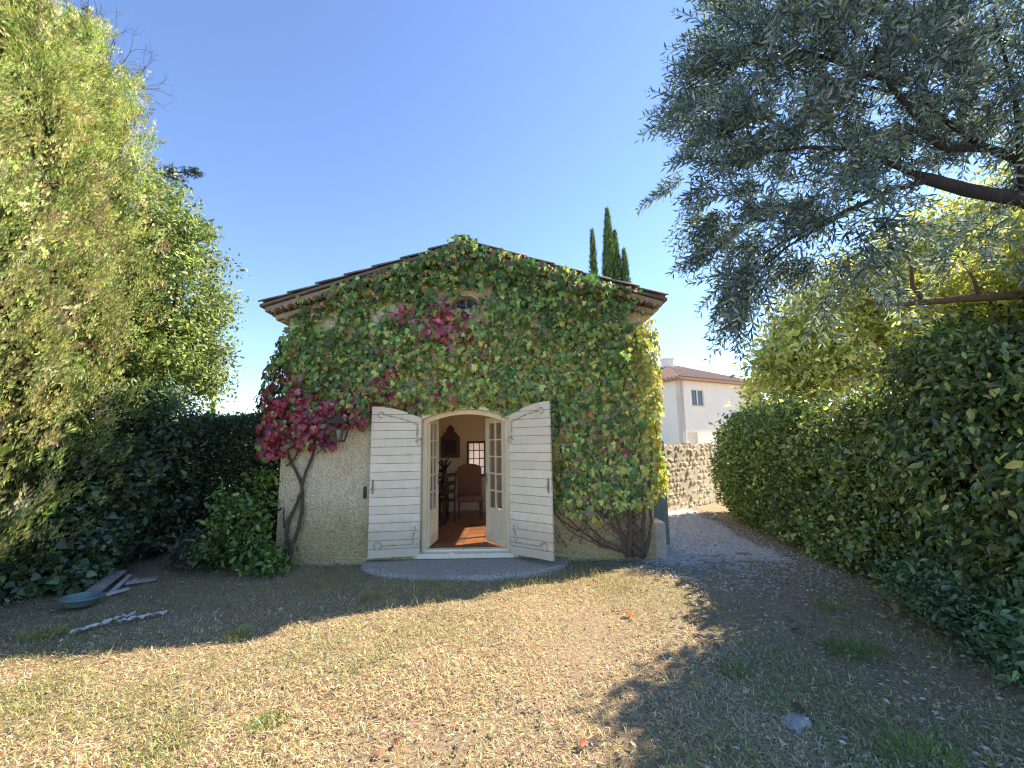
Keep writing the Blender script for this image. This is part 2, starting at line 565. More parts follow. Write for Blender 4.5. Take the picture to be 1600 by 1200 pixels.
def clump_points(blobs, n_clumps, per, rad, shell=0.55):
    """clumps in the outer part of ellipsoid blobs -> positions, clump index, outward direction, clump centres"""
    b = np.array([x[:6] for x in blobs], float)
    w = b[:, 3] * b[:, 4] + b[:, 4] * b[:, 5] + b[:, 3] * b[:, 5]
    i = rng.choice(len(b), size=n_clumps, p=w / w.sum())
    u = runit(n_clumps)
    r = (shell ** 3 + (1 - shell ** 3) * rng.random(n_clumps)) ** (1 / 3)
    cc = b[i, :3] + u * r[:, None] * b[i, 3:6]
    keep = cc[:, 2] > 0.05
    cc, u, i = cc[keep], u[keep], i[keep]
    idx = np.repeat(np.arange(len(cc)), per)
    pos = cc[idx] + np.clip(rng.normal(size=(len(idx), 3)), -1.7, 1.7) * rad * np.array([1, 1, 0.75])
    keep = pos[:, 2] > 0.03
    return pos[keep], idx[keep], u[idx][keep], cc

def crown(name, parent, mat, blobs, n_clumps, per, rad, size, cols, wts, tpl=T_OVAL, shell=0.55, droop=0.3, cvar=0.25, outward=0.6, keepfn=None):
    pos, idx, out_, cc = clump_points(blobs, n_clumps, per, rad, shell)
    if keepfn is not None:
        k = keepfn(pos)
        pos, idx, out_ = pos[k], idx[k], out_[k]
    n = len(pos)
    nrm = nrmz(runit(n) * 0.75 + out_ * outward + np.array([0, 0, 0.45]))
    dr = nrmz(runit(n) + out_ * 0.4 + np.array([0, 0, -droop]))
    c = pick(cols, wts, n) * np.exp(rng.normal(0, cvar, len(cc)))[idx][:, None]
    sz = size * np.clip(np.exp(rng.normal(-.08, .33, n)), .4, 1.7)
    foliage(name, parent, mat, pos, nrm, dr, sz, np.clip(c, 0, 0.9), tpl)
    return cc

def wiggle(a, b, n, amp, sag=0.0):
    a, b = np.array(a, float), np.array(b, float)
    t = np.linspace(0, 1, n)[:, None]
    p = a + (b - a) * t
    off = np.cumsum(rng.normal(0, amp, (n, 3)), axis=0)
    off -= off[0] + (off[-1] - off[0]) * t
    p = p + off
    p[:, 2] += sag * 4 * (t * (1 - t))[:, 0]
    return p

# ------------------------------------------------------------------ ground
SX, SY = math.sin(SUN_AZ), math.cos(SUN_AZ)

def ground_z(x, y):
    near = np.clip(1.2 - np.hypot(x, y - 5) / 14, 0, 1)
    return (fbm(x, y, 0.7, 3, 3) - 0.5) * 0.07 * near + (fbm(x, y, 5, 9, 2) - 0.5) * 0.025 * near

def build_ground():
    gx = np.concatenate([[-600, -200, -60, -25, -14], np.linspace(-9, 8, 200), [12, 25, 60, 200, 600]])
    gy = np.concatenate([[-200, -60, -20, -6], np.linspace(-1, 13, 180), [18, 30, 60, 200, 900]])
    X, Y = np.meshgrid(gx, gy)
    Z = ground_z(X, Y)
    # sinks a little below the cottage and the drive, which have floors of their own
    Z = np.where((X > -3.4) & (X < 2.0) & (Y > 6.35) & (Y < 10.4), -0.06, Z)
    V = np.stack([X, Y, Z], -1).reshape(-1, 3)
    ny, nx = X.shape
    i = np.arange(nx - 1)[None] + (np.arange(ny - 1) * nx)[:, None]
    i = i.ravel()
    me = fast_mesh("ground", V, np.stack([i, i + 1, i + nx + 1, i + nx], 1))
    me.polygons.foreach_set("use_smooth", [True] * len(me.polygons))
    me.materials.append(M['soil'])
    tag(link(bpy.data.objects.new("ground", me)), kind='structure')

def path_edge(y):
    """left and right edge of the gravel drive"""
    l = np.where(y < 6.4, 1.25 + (6.4 - y) * 0.9, 2.05)
    r = 4.05 + 0.09 * (y - 6)
    return l, r

def build_drive():
    ys = np.linspace(5.55, 16, 90)
    l, r = path_edge(ys)
    l = l + (vnoise(ys, 0, 2.2, 1) - .5) * 0.35 * (ys < 6.6)
    r = r + (vnoise(ys, 3, 1.6, 2) - .5) * 0.3
    n = 24
    t = np.linspace(0, 1, n)
    X = l[:, None] + (r - l)[:, None] * t
    Y = np.repeat(ys[:, None], n, 1) + (vnoise(X, 0, 2, 5) - .5) * 0.5 * np.clip(1 - (ys - 5.55), 0, 1)[:, None]
    # the gravel thins out and dips under the turf at its near end and its edges
    e_ = np.clip((ys - 5.55) / .9, 0, 1)[:, None] * np.ones_like(X)
    s_ = np.clip(np.minimum(t, 1 - t) / .12, 0, 1)[None] * np.ones_like(X)
    Z = ground_z(X, Y) + 0.012 - 0.05 * (1 - e_) ** 1.5 - 0.03 * (1 - s_) + (vnoise(X, Y, 6, 33) - .5) * .035 * (1 - e_ * s_)
    V = np.stack([X, Y, Z], -1).reshape(-1, 3)
    i = (np.arange(n - 1)[None] + (np.arange(len(ys) - 1) * n)[:, None]).ravel()
    me = fast_mesh("gravel_drive", V, np.stack([i, i + 1, i + n + 1, i + n], 1))
    me.polygons.foreach_set("use_smooth", [True] * len(me.polygons))
    me.materials.append(M['gravel'])
    tag(link(bpy.data.objects.new("gravel_drive", me)), kind='structure')

build_ground()
build_drive()

# ------------------------------------------------------------------ cottage
FY, BY = 6.3, 10.3                 # facade and back wall
XL, XR, XC = -3.42, 2.02, -0.70
FLOOR = 0.14
DL, DR_ = -1.35, -0.05             # door opening
def z_roof(x):
    return 4.70 - 0.305 * abs(x - XC)
def z_arch(x):                     # segmental head of the door
    t = (x - XC) / 0.65
    return 2.05 + 0.15 * (1 - min(t * t, 1))
OW = 0.24                          # half-moon window above the door
def z_moon(x):
    t = (x - XC) / OW
    return 3.74 + 0.22 * math.sqrt(max(0, 1 - t * t))

cottage = empty("cottage", (0, 0, 0), 0, "small stucco cottage with low tiled gable roof and open shuttered front door", "cottage")

def build_shell():
    m = MB()
    xs = sorted(set([XL, XR, XC] + [round(v, 4) for v in np.linspace(DL, DR_, 17)] + [round(v, 4) for v in XC + OW * np.sin(np.linspace(-math.pi / 2, math.pi / 2, 15))]))
    yi = FY + 0.30
    def quadx(x, z0, z1):
        m.add([(x, FY, z0), (x, yi, z0), (x, yi, z1), (x, FY, z1)], [(0, 1, 2, 3)])
    for a, b in zip(xs[:-1], xs[1:]):
        mid = (a + b) / 2
        top = (z_roof(a) - 0.1, z_roof(b) - 0.1)
        spans = []
        low = (-0.1, -0.1)
        if DL < mid < DR_:
            low = (z_arch(a), z_arch(b))
        if abs(mid - XC) < OW:
            spans.append((low, (3.74, 3.74)))
            spans.append(((z_moon(a), z_moon(b)), top))
        else:
            spans.append((low, top))
        for (l, t) in spans:
            m.add([(a, FY, l[0]), (b, FY, l[1]), (b, FY, t[1]), (a, FY, t[0])], [(0, 1, 2, 3)])
            m.add([(a, yi, l[0]), (b, yi, l[1]), (b, yi, t[1]), (a, yi, t[0])], [(3, 2, 1, 0)])
            m.add([(a, FY, l[0]), (b, FY, l[1]), (b, yi, l[1]), (a, yi, l[0])], [(0, 1, 2, 3)])
            m.add([(a, FY, t[0]), (b, FY, t[1]), (b, yi, t[1]), (a, yi, t[0])], [(0, 1, 2, 3)])
    quadx(DL, -0.1, z_arch(DL)); quadx(DR_, -0.1, z_arch(DR_))
    quadx(XL, -0.1, z_roof(XL) - 0.1); quadx(XR, -0.1, z_roof(XR) - 0.1)
    top = z_roof(XR) - 0.1
    # left wall, right wall round the side window, back wall round its window
    m.box(XL, XL + 0.3, yi + .001, 7.6, -0.1, top); m.box(XL, XL + 0.3, 9.3, BY, -0.1, top)
    m.box(XL, XL + 0.3, 7.601, 9.299, -0.1, .9); m.box(XL, XL + 0.3, 7.601, 9.299, 2.3, top)  # round an unseen opening added to let sky light into the room
    m.box(XR - 0.3, XR, yi + .001, 7.35, -0.1, top)
    m.box(XR - 0.3, XR, 9.35, BY, -0.1, top)
    m.box(XR - 0.3, XR, 7.351, 9.349, 2.55, top)
    m.box(XL + .301, -1.05, BY - 0.3, BY, -0.1, 3.9)
    m.box(-0.66, XR - .301, BY - 0.3, BY, -0.1, 3.9)
    m.box(-1.049, -0.661, BY - 0.3, BY, -0.1, 0.95)
    m.box(-1.049, -0.661, BY - 0.3, BY, 1.70, 3.9)
    m.prism([(XL, 3.901), (XR, 3.901), (XC, z_roof(XC) - 0.1)], 'y', BY - 0.3, BY)
    return m.build("wall", 'stucco', cottage)
build_shell()

def build_room():
    a, b, c, d, h = XL + 0.304, XR - 0.304, FY + 0.304, BY - 0.304, 2.75
    m = MB()
    # lining of the room: left with the added light opening, right with window gap, back with window gap, front round the door
    m.box(a, a + .01, c, 7.6, FLOOR, h); m.box(a, a + .01, 9.3, d, FLOOR, h); m.box(a, a + .01, 7.6, 9.3, FLOOR, .9); m.box(a, a + .01, 7.6, 9.3, 2.3, h)
    m.box(b - .01, b, c, 7.35, FLOOR, h); m.box(b - .01, b, 9.35, d, FLOOR, h); m.box(b - .01, b, 7.35, 9.35, 2.55, h)
    m.box(a, -1.05, d - .01, d, FLOOR, h); m.box(-0.66, b, d - .01, d, FLOOR, h)
    m.box(-1.05, -0.66, d - .01, d, FLOOR, .95); m.box(-1.05, -0.66, d - .01, d, 1.70, h)
    m.box(a, DL - .02, c, c + .01, FLOOR, h); m.box(DR_ + .02, b, c, c + .01, FLOOR, h); m.box(DL - .02, DR_ + .02, c, c + .01, 2.23, h)
    m.build("inner_wall", 'inner', cottage)
    MB().box(a, b, c, d, h + .002, h + .03).build("ceiling", 'ceil', cottage)
    fl = MB().box(a, b, FY + 0.02, d, FLOOR - 0.12, FLOOR - 0.012).build("floor", 'mortar', cottage)
    # terracotta tiles of the part of the floor that can be seen through the door
    me = MB().box(-.145, .145, -.145, .145, -0.012, 0.004, None, 0.003).mesh("floor_tile", 'terracotta')
    for i in range(15):
        for j in range(11):
            x, y = -2.75 + i * 0.3, 6.80 + j * 0.3
            if y < d - .16:
                piece("tile", me, fl, (x, y, FLOOR + rng.uniform(-.001, .001)))
    # window at the back of the room: dark frame, glazing bars, pale panes
    w = MB()
    x0, x1, z0, z1, y = -1.05, -0.66, 0.95, 1.70, BY - 0.31
    for q in ((x0 - .03, x0 + .02, z0 - .03, z1 + .03), (x1 - .02, x1 + .03, z0 - .03, z1 + .03)):
        w.box(q[0], q[1], y - .02, y + .05, q[2], q[3])
    w.box(x0 + .02, x1 - .02, y - .018, y + .05, z0 - .03, z0 + .02); w.box(x0 + .02, x1 - .02, y - .018, y + .05, z1 - .02, z1 + .03)
    win = w.build("window", 'wood_red', cottage)
    bars = MB()
    for k in (1, 2):
        xx = x0 + (x1 - x0) * k / 3
        bars.box(xx - .008, xx + .008, y + .0, y + .03, z0 + .02, z1 - .02)
    for k in (1, 2, 3):
        zz = z0 + (z1 - z0) * k / 4
        bars.box(x0 + .02, x1 - .02, y + .003, y + .027, zz - .008, zz + .008)
    bars.build("glazing_bar", 'wood_red', win)
    for i in range(3):
        for j in range(4):
            V = np.array([(x0 + (x1 - x0) * i / 3, y + .015, z0 + (z1 - z0) * j / 4), (x0 + (x1 - x0) * (i + 1) / 3, y + .015, z0 + (z1 - z0) * j / 4),
                          (x0 + (x1 - x0) * (i + 1) / 3, y + .015, z0 + (z1 - z0) * (j + 1) / 4), (x0 + (x1 - x0) * i / 3, y + .015, z0 + (z1 - z0) * (j + 1) / 4)])
            me2 = fast_mesh("pane", V, np.array([[0, 1, 2, 3]]), np.array([0.8, 0.72, 0.66]))
            me2.materials.append(M['frosted'])
            link(bpy.data.objects.new("pane", me2), win)
build_room()

def build_roof():
    roof = empty("roof")
    roof.parent = cottage
    y0, y1 = FY - 0.30, BY + 0.25
    half = 3.02
    ang = math.atan(0.305)
    for s in (-1, 1):
        m = MB()
        e = XC + s * half
        m.add([(XC, y0 + .03, z_roof(XC) - .04), (e, y0 + .03, z_roof(e) - .04), (e, y1, z_roof(e) - .04), (XC, y1, z_roof(XC) - .04),
               (XC, y0 + .03, z_roof(XC) - .0), (e, y0 + .03, z_roof(e) - .0), (e, y1, z_roof(e)), (XC, y1, z_roof(XC))],
              [(0, 1, 2, 3), (7, 6, 5, 4), (0, 4, 5, 1), (1, 5, 6, 2), (2, 6, 7, 3), (3, 7, 4, 0)])
        m.build("roof_deck", 'deck', roof)
    # canal tiles, overlapping down the slope
    def canal(L, r0, r1, n=7, th=0.012):
        m = MB()
        vs_, fs = [], []
        for (xx, r) in ((0, r0), (L, r1)):
            for rr in (r, r - th):
                for k in range(n):
                    t = math.pi * k / (n - 1)
                    vs_.append((xx, rr * math.cos(t), rr * math.sin(t) * 0.55))
        for k in range(n - 1):
            fs += [(k, k + 1, 2 * n + k + 1, 2 * n + k), (n + k + 1, n + k, 3 * n + k, 3 * n + k + 1), (k + 1, k, n + k, n + k + 1), (2 * n + k, 2 * n + k + 1, 3 * n + k + 1, 3 * n + k)]
        for k in (0, n - 1):
            fs.append((k, 2 * n + k, 3 * n + k, n + k))
        m.add(vs_, fs)
        return m
    tile = canal(0.50, 0.085, 0.105).mesh("canal_tile", 'rooftile', True)
    rows, cols_ = 7, 20
    for s in (-1, 1):
        for j in range(cols_):
            yy = y0 + 0.10 + j * 0.222
            for i in range(rows):
                d = 0.05 + i * 0.435
                x = XC + s * d * math.cos(ang)
                z = z_roof(x) + 0.012 + rng.uniform(-.004, .008)
                o = piece("roof_tile", tile, roof, (x, yy + rng.uniform(-.008, .008), z), (0, ang - 0.03, rng.uniform(-.02, .02) + (math.pi if s < 0 else 0)))
    rt = canal(0.50, 0.11, 0.13).mesh("ridge_tile", 'rooftile', True)
    for j in range(11):
        piece("ridge_tile", rt, roof, (XC, y0 + 0.0 + j * 0.42, z_roof(XC) + 0.05), (0, -0.03, math.pi / 2))
    # genoise: two stepped rows of tile ends bedded in mortar below the verge
    g = empty("tile_cornice")
    g.parent = cottage
    end = MB()
    n = 8
    for q in range(1):
        vs_, fs = [], []
        for yy in (0, 0.18):
            for rr in (0.085, 0.066):
                for k in range(n):
                    t = math.pi * k / (n - 1)
                    vs_.append((rr * math.cos(t), yy, rr * math.sin(t) * 0.85))
        for k in range(n - 1):
            fs += [(k, k + 1, n + k + 1, n + k), (2 * n + k, 3 * n + k, 3 * n + k + 1, 2 * n + k + 1), (k, 2 * n + k, 2 * n + k + 1, k + 1), (n + k, n + k + 1, 3 * n + k + 1, 3 * n + k)]
        end.add(vs_, fs)
    me = end.mesh("cornice_tile", 'gtile', True)
    for row, (proj, drop) in enumerate(((0.25, 0.165), (0.13, 0.29))):
        for s in (-1, 1):
            x_end = XC + s * (half - 0.06 - 0.10 * row)
            cnt = 15
            for k in range(cnt):
                x = XC + s * (0.09 + 0.05 * row + k * 0.192)
                if abs(x - XC) > half - 0.1 - 0.14 * row:
                    continue
                piece("cornice_tile", me, g, (x, FY - proj, z_roof(x) - drop), (0, s * ang, 0))
            m = MB()
            m.add([(XC, FY - proj + .025, z_roof(XC) - drop + .045), (x_end, FY - proj + .025, z_roof(x_end) - drop + .045), (x_end, FY, z_roof(x_end) - drop + .045), (XC, FY, z_roof(XC) - drop + .045),
                   (XC, FY - proj + .012, z_roof(XC) - drop + .105), (x_end, FY - proj + .012, z_roof(x_end) - drop + .105), (x_end, FY, z_roof(x_end) - drop + .105), (XC, FY, z_roof(XC) - drop + .105)],
                  [(0, 1, 2, 3), (7, 6, 5, 4), (0, 4, 5, 1), (1, 5, 6, 2), (2, 6, 7, 3), (3, 7, 4, 0)])
            m.build("mortar_bed", 'gtile', g)
    # side eaves cornice
    for s in (-1, 1):
        xw = XL if s < 0 else XR
        m = MB()
        for k in range(2):
            xa, xb = sorted((xw, xw + s * (0.13 + 0.12 * k)))
            m.box(xa, xb, FY - 0.02, BY, 3.58 + 0.09 * k, 3.665 + 0.09 * k)
        m.build("eave_cornice", 'mortar', g)
build_roof()

def build_moon_window():
    y = FY + 0.12
    fr = MB()
    pts = [(XC + (OW + .0) * math.cos(t), y, 3.74 + 0.22 * math.sin(t)) for t in np.linspace(0, math.pi, 15)]
    fr.tube(pts, 0.028, 6)
    fr.box(XC - OW, XC + OW, y - .03, y + .03, 3.735, 3.775)
    w = fr.build("gable_window", 'iron', cottage, True)
    b = MB()
    b.box(XC - .012, XC + .012, y - .02, y + .02, 3.775, 3.94)
    b.build("glazing_bar", 'iron', w)
    for s in (-1, 1):
        poly = [(XC + s * 0.012, 3.775)] + [(XC + s * (OW - .02) * math.cos(t), 3.775 + 0.17 * math.sin(t)) for t in np.linspace(0, math.pi / 2 - .06, 8)]
        MB().prism(poly, 'y', y, y + .008).build("pane", 'dark_glass', w)
build_moon_window()

def build_door():
    # painted surround of the opening, frame set back in the reveal, threshold
    m = MB()
    n = 18
    xs = np.linspace(DL + .002, DR_ - .002, n)
    yf, yb = FY + 0.10, FY + 0.19
    for a, b in zip(xs[:-1], xs[1:]):
        za, zb = z_arch(a) - .003, z_arch(b) - .003
        m.add([(a, yf, za - .07), (b, yf, zb - .07), (b, yf, zb), (a, yf, za), (a, yb, za - .07), (b, yb, zb - .07), (b, yb, zb), (a, yb, za)],
              [(0, 1, 2, 3), (7, 6, 5, 4), (0, 4, 5, 1), (2, 6, 7, 3)])
    m.box(DL + .002, DL + .062, yf + .002, yb - .002, FLOOR, z_arch(DL) - .02)
    m.box(DR_ - .062, DR_ - .002, yf + .002, yb - .002, FLOOR, z_arch(DR_) - .02)
    fr = m.build("door_frame", 'cream', cottage)
    s = MB()
    s.box(DL - .04, DR_ + .04, FY - .045, FY + .30, 0.075, FLOOR - .002, None, 0.006)
    s.box(DL + .03, DR_ - .03, FY + .09, FY + .20, FLOOR - .001, FLOOR + .028, None, 0.005)
    s.build("threshold", 'white', cottage)
    # smooth cream band round the opening
    b = MB()
    n = 20
    xs = np.linspace(DL, DR_, n)
    for a, c in zip(xs[:-1], xs[1:]):
        za, zc = z_arch(a) + .003, z_arch(c) + .003
        b.add([(a, FY - .012, za), (c, FY - .012, zc), (c, FY - .012, zc + .09), (a, FY - .012, za + .09), (a, FY + .001, za), (c, FY + .001, zc), (c, FY + .001, zc + .09), (a, FY + .001, za + .09)],
              [(0, 1, 2, 3), (0, 4, 5, 1), (2, 6, 7, 3)])
    b.box(DL - .10, DL - .001, FY - .012, FY + .001, 0.08, z_arch(DL) + .09)
    b.box(DR_ + .001, DR_ + .10, FY - .012, FY + .001, 0.08, z_arch(DR_) + .09)
    b.build("door_surround", 'cream', cottage)

def french_leaf(hx, side, ang):
    """glazed leaf hinged at hx; side=+1 extends to +x when closed"""
    root = empty("door_leaf", (hx, FY + 0.17, FLOOR + 0.03))
    root.parent = cottage
    root.rotation_euler = (0, 0, ang)
    W, H = 0.575, 1.92
    sgn = side
    def bx(m, a, b, z0, z1, t=0.022, c=0.004):
        x0, x1 = sorted((sgn * a, sgn * b))
        m.box(x0, x1, -t, t, z0, z1, None, c)
    m = MB()
    bx(m, 0, .085, 0, H); bx(m, W - .085, W, 0, H)
    bx(m, .086, W - .086, 0, .10); bx(m, .086, W - .086, .44, .52); bx(m, .086, W - .086, H - .09, H)
    m.build("stile", 'cream', root)
    p = MB()
    bx(p, .083, W - .083, .103, .437, .010, 0.002)
    p.build("bottom_panel", 'cream', root)
    rows = 5
    z0, z1 = .52, H - .09
    mb = MB()
    bx(mb, W / 2 - .013, W / 2 + .013, z0, z1, .014, 0.002)
    for k in range(1, rows):
        zz = z0 + (z1 - z0) * k / rows
        bx(mb, .085, W / 2 - .0135, zz - .012, zz + .012, .013, 0.002)
        bx(mb, W / 2 + .0135, W - .085, zz - .012, zz + .012, .013, 0.002)
    mb.build("muntin", 'cream', root)
    for k in range(rows):
        for q in ((.085, W / 2 - .013), (W / 2 + .013, W - .085)):
            za, zb = z0 + (z1 - z0) * k / rows + .012, z0 + (z1 - z0) * (k + 1) / rows - .012
            g = MB()
            bx(g, q[0], q[1], za, zb, .002, 0)
            g.build("pane", 'glass', root)
    h = MB()
    h.tube([(sgn * (W - .04), -.022, .95), (sgn * (W - .04), -.065, .95), (sgn * (W - .14), -.07, .95)], .009, 6)
    h.box(min(sgn * (W - .055), sgn * (W - .025)), max(sgn * (W - .055), sgn * (W - .025)), -.028, -.0225, .86, 1.04)
    h.build("handle", 'iron', root)
build_door()
french_leaf(DL + .065, 1, R(86))
french_leaf(DR_ - .065, -1, R(-57))

SH_W, SH_Z0 = 0.705, 0.115
def shutter(hx, side, ang, dz=0.0):
    """arched boarded shutter; closed it runs from the hinge towards the door centre"""
    root = empty("shutter", (hx, FY - 0.03, SH_Z0 + dz))
    root.parent = cottage
    root.rotation_euler = (0, 0, ang)
    # local: u from hinge (0) to free edge (W); closed direction is side * x.  front face when closed is -y
    def ztop(u):
        t = 1 - u / SH_W
        return 1.955 + 0.175 * (1 - t * t)
    nb, n = 18, 12
    us = np.linspace(0, SH_W, n)
    zmax = ztop(SH_W)
    for k in range(nb):
        za, zb = zmax * k / nb + .0028, zmax * (k + 1) / nb - .0028
        ok = [u for u in us if ztop(u) > za + .004]
        if len(ok) < 2:
            continue
        m = MB()
        yo = rng.uniform(-.0012, .0012)
        c = .003
        for a, b in zip(ok[:-1], ok[1:]):
            q = [(a, za), (b, za), (b, min(zb, ztop(b))), (a, min(zb, ztop(a)))]
            f = [(a, za + c), (b, za + c), (b, min(zb, ztop(b)) - c), (a, min(zb, ztop(a)) - c)]
            for (face, bev, sg) in ((-.016 + yo, -.013 + yo, 1), (.016 + yo, .013 + yo, -1)):
                vs_ = [(side * u, face, z) for (u, z) in f] + [(side * u, bev, z) for (u, z) in q]
                m.add(vs_, [(0, 1, 2, 3), (4, 5, 1, 0), (3, 2, 6, 7)])
            m.add([(side * u, y, z) for y in (-.013 + yo, .013 + yo) for (u, z) in q], [(0, 4, 5, 1), (3, 2, 6, 7)])
        for u in (ok[0], ok[-1]):
            zt = min(zb, ztop(u))
            m.add([(side * u, -.016 + yo, za + c), (side * u, .016 + yo, za + c), (side * u, .016 + yo, zt - c), (side * u, -.016 + yo, zt - c)], [(0, 1, 2, 3)])
        m.build("board", 'shutter', root)
    # ironwork on the face that shows when open (local +y): strap hinges with curled ends, latch
    y = .021
    def P(u, z):
        return (side * u, y, z)
    top = MB()
    pts = [P(u, ztop(u) - .12) for u in np.linspace(.03, SH_W - .17, 14)]
    top.tube(pts, [.010 + .004 * math.sin(i * 2.1) for i in range(14)], 6)
    cx, cz = SH_W - .13, ztop(SH_W - .13) - .12
    top.tube([P(cx - .04 * math.cos(t), cz + .04 * math.sin(t)) for t in np.linspace(0, 5.2, 14)], .009, 6)
    top.tube([P(.05, ztop(0) - .12 - d) for d in np.linspace(0, .26, 6)], [.012, .009, .014, .008, .013, .006], 6)
    top.tube([P(.03 + .05 * math.cos(t), 1.60 + .04 * math.sin(t)) for t in np.linspace(0, 5, 10)], .007, 6)
    top.build("strap_hinge", 'strap_iron', root)
    bot = MB()
    bot.tube([P(u, .17) for u in np.linspace(.02, SH_W - .18, 10)], .010, 6)
    bot.tube([P(SH_W - .13 - .05 * math.cos(t), .17 + .05 * math.sin(t)) for t in np.linspace(0, 6.1, 16)], .010, 6)
    bot.tube([P(.08 + .02 * math.sin(d * 22), .17 + d) for d in np.linspace(0, .25, 8)], [.012, .009, .014, .008, .013, .009, .012, .005], 6)
    bot.build("strap_hinge", 'strap_iron', root)
    l = MB()
    x0, x1 = sorted((side * (SH_W - .055), side * (SH_W - .030)))
    l.box(x0, x1, .016, .026, .88, 1.08, None, .003)
    l.tube([P(SH_W - .042, .98), (side * (SH_W - .042), .05, .98), (side * (SH_W - .042), .055, .93)], .007, 6)
    l.build("latch", 'iron', root)
    p = MB()
    for z in (.17, 1.62):
        p.tube([(0, 0, z - .05), (0, 0, z + .05)], .016, 8)
    p.build("hinge_pin", 'iron', root)
shutter(DL - .005, 1, R(-172))
shutter(DR_ + .005, -1, R(143), 0.012)

# right wall's side window, enlarged to admit more sun, with its open grey shutter standing out from the corner
def build_side_opening():
    m = MB()
    x = XR - 0.18
    for (y0, y1) in ((7.35, 7.41), (9.29, 9.35), (8.33, 8.38)):
        m.box(x - .03, x + .03, y0, y1, FLOOR, 2.55)
    m.box(x - .028, x + .028, 7.41, 9.29, 2.49, 2.55)
    w = m.build("side_window", 'cream', cottage)
    for (y0, y1) in ((7.41, 8.33), (8.38, 9.29)):
        MB().box(x - .002, x + .002, y0, y1, FLOOR, 2.49).build("pane", 'glass', w)
build_side_opening()
def grey_panel():
    r = empty("side_shutter", (XR + 0.20, 6.95, 0.06), 0)
    r.parent = cottage
    for k in range(4):
        x = -.17 + k * .1
        MB().box(x + .002, x + .098, -.018, .018, 0.0, 1.62, None, .004).build("board", 'grey_paint', r)
    for z in (.2, 1.3):
        MB().box(-.165, .225, -.034, -.0185, z, z + .08, None, .003).build("ledge", 'grey_paint', r)
grey_panel()
MB().box(XR - .02, XR + .16, 6.32, 6.62, -0.08, .52, None, .02).build("corner_block", 'mortar', cottage)

# doorstep: half-round slab with rounded nose
def build_step():
    n = 40
    cx, w, d = -0.695, 1.46, 0.80
    prof = [(0.0, -.06), (0.0, .02), (.012, .045), (.03, .060), (.06, .066)]
    m = MB()
    rings = []
    for (ins, z) in prof:
        rings.append([(cx + (w - ins) * math.cos(t), FY - .002 - (d - ins) * abs(math.sin(t)) ** 0.85, z) for t in np.linspace(0, math.pi, n)])
    vs_ = [p for r in rings for p in r]
    fs = []
    for i in range(len(prof) - 1):
        for k in range(n - 1):
            fs.append((i * n + k, i * n + k + 1, (i + 1) * n + k + 1, (i + 1) * n + k))
    fs.append(tuple((len(prof) - 1) * n + k for k in range(n)))
    m.add(vs_, fs)
    o = m.build("doorstep", 'step')
    tag(o, "half-round grey concrete doorstep below the open shutters", "doorstep")
build_step()

# ------------------------------------------------------------------ fittings and furniture
def build_lantern():
    r = empty("wall_lantern", (-2.47, FY - 0.27, 1.75), 0, "dark iron wall lantern half hidden under red creeper leaves", "lantern")
    c = MB()
    n = 4
    def ring(w, z):
        return [(-w, -w, z), (w, -w, z), (w, w, z), (-w, w, z)]
    b0, b1 = .062, .115
    for k in range(4):
        a, b = ring(b0, 0)[k], ring(b1, .26)[k]
        c.tube([a, b], .012, 5)
        for w, z in ((b0, 0), (b1, .26)):
            p, q = ring(w, z)[k], ring(w, z)[(k + 1) % 4]
            c.tube([p, q], .014, 5)
    c.build("cage", 'dark_iron', r)
    for k in range(4):
        p = [ring(b0, .008)[k], ring(b0, .008)[(k + 1) % 4], ring(b1 - .004, .255)[(k + 1) % 4], ring(b1 - .004, .255)[k]]
        MB().add(p, [(0, 1, 2, 3)]).build("pane", 'glass', r)
    t = MB()
    t.add(ring(.135, .265) + ring(.05, .34) + ring(.02, .37), [(0, 1, 5, 4), (1, 2, 6, 5), (2, 3, 7, 6), (3, 0, 4, 7), (4, 5, 9, 8), (5, 6, 10, 9), (6, 7, 11, 10), (7, 4, 8, 11), (8, 9, 10, 11), (3, 2, 1, 0)])
    t.tube([(0, 0, .36), (0, 0, .42), (0, .06, .46), (0, .265, .44)], .010, 6)
    t.build("cap", 'dark_iron', r)
    MB().lathe([(.0, .0), (.02, .0), (.022, .05), (.034, .09), (.034, .13), (.0, .16)], (0, 0, .02), 12).build("bulb", 'lantern_glass', r, True)
    MB().box(-.05, .05, .255, .268, .36, .52, None, .004).build("wall_plate", 'dark_iron', r)
build_lantern()
b = MB().box(-.02, .02, -.028, 0, 0, .17, None, .006)
b.tube([(0, -.028, .03), (0, -.05, .03), (0, -.055, .08)], .008, 6)
o = b.build("shutter_stop", 'dark_iron')
o.location = (-2.16, FY, 0.92)
tag(o, "small dark iron shutter catch on the stucco left of the door", "shutter catch")

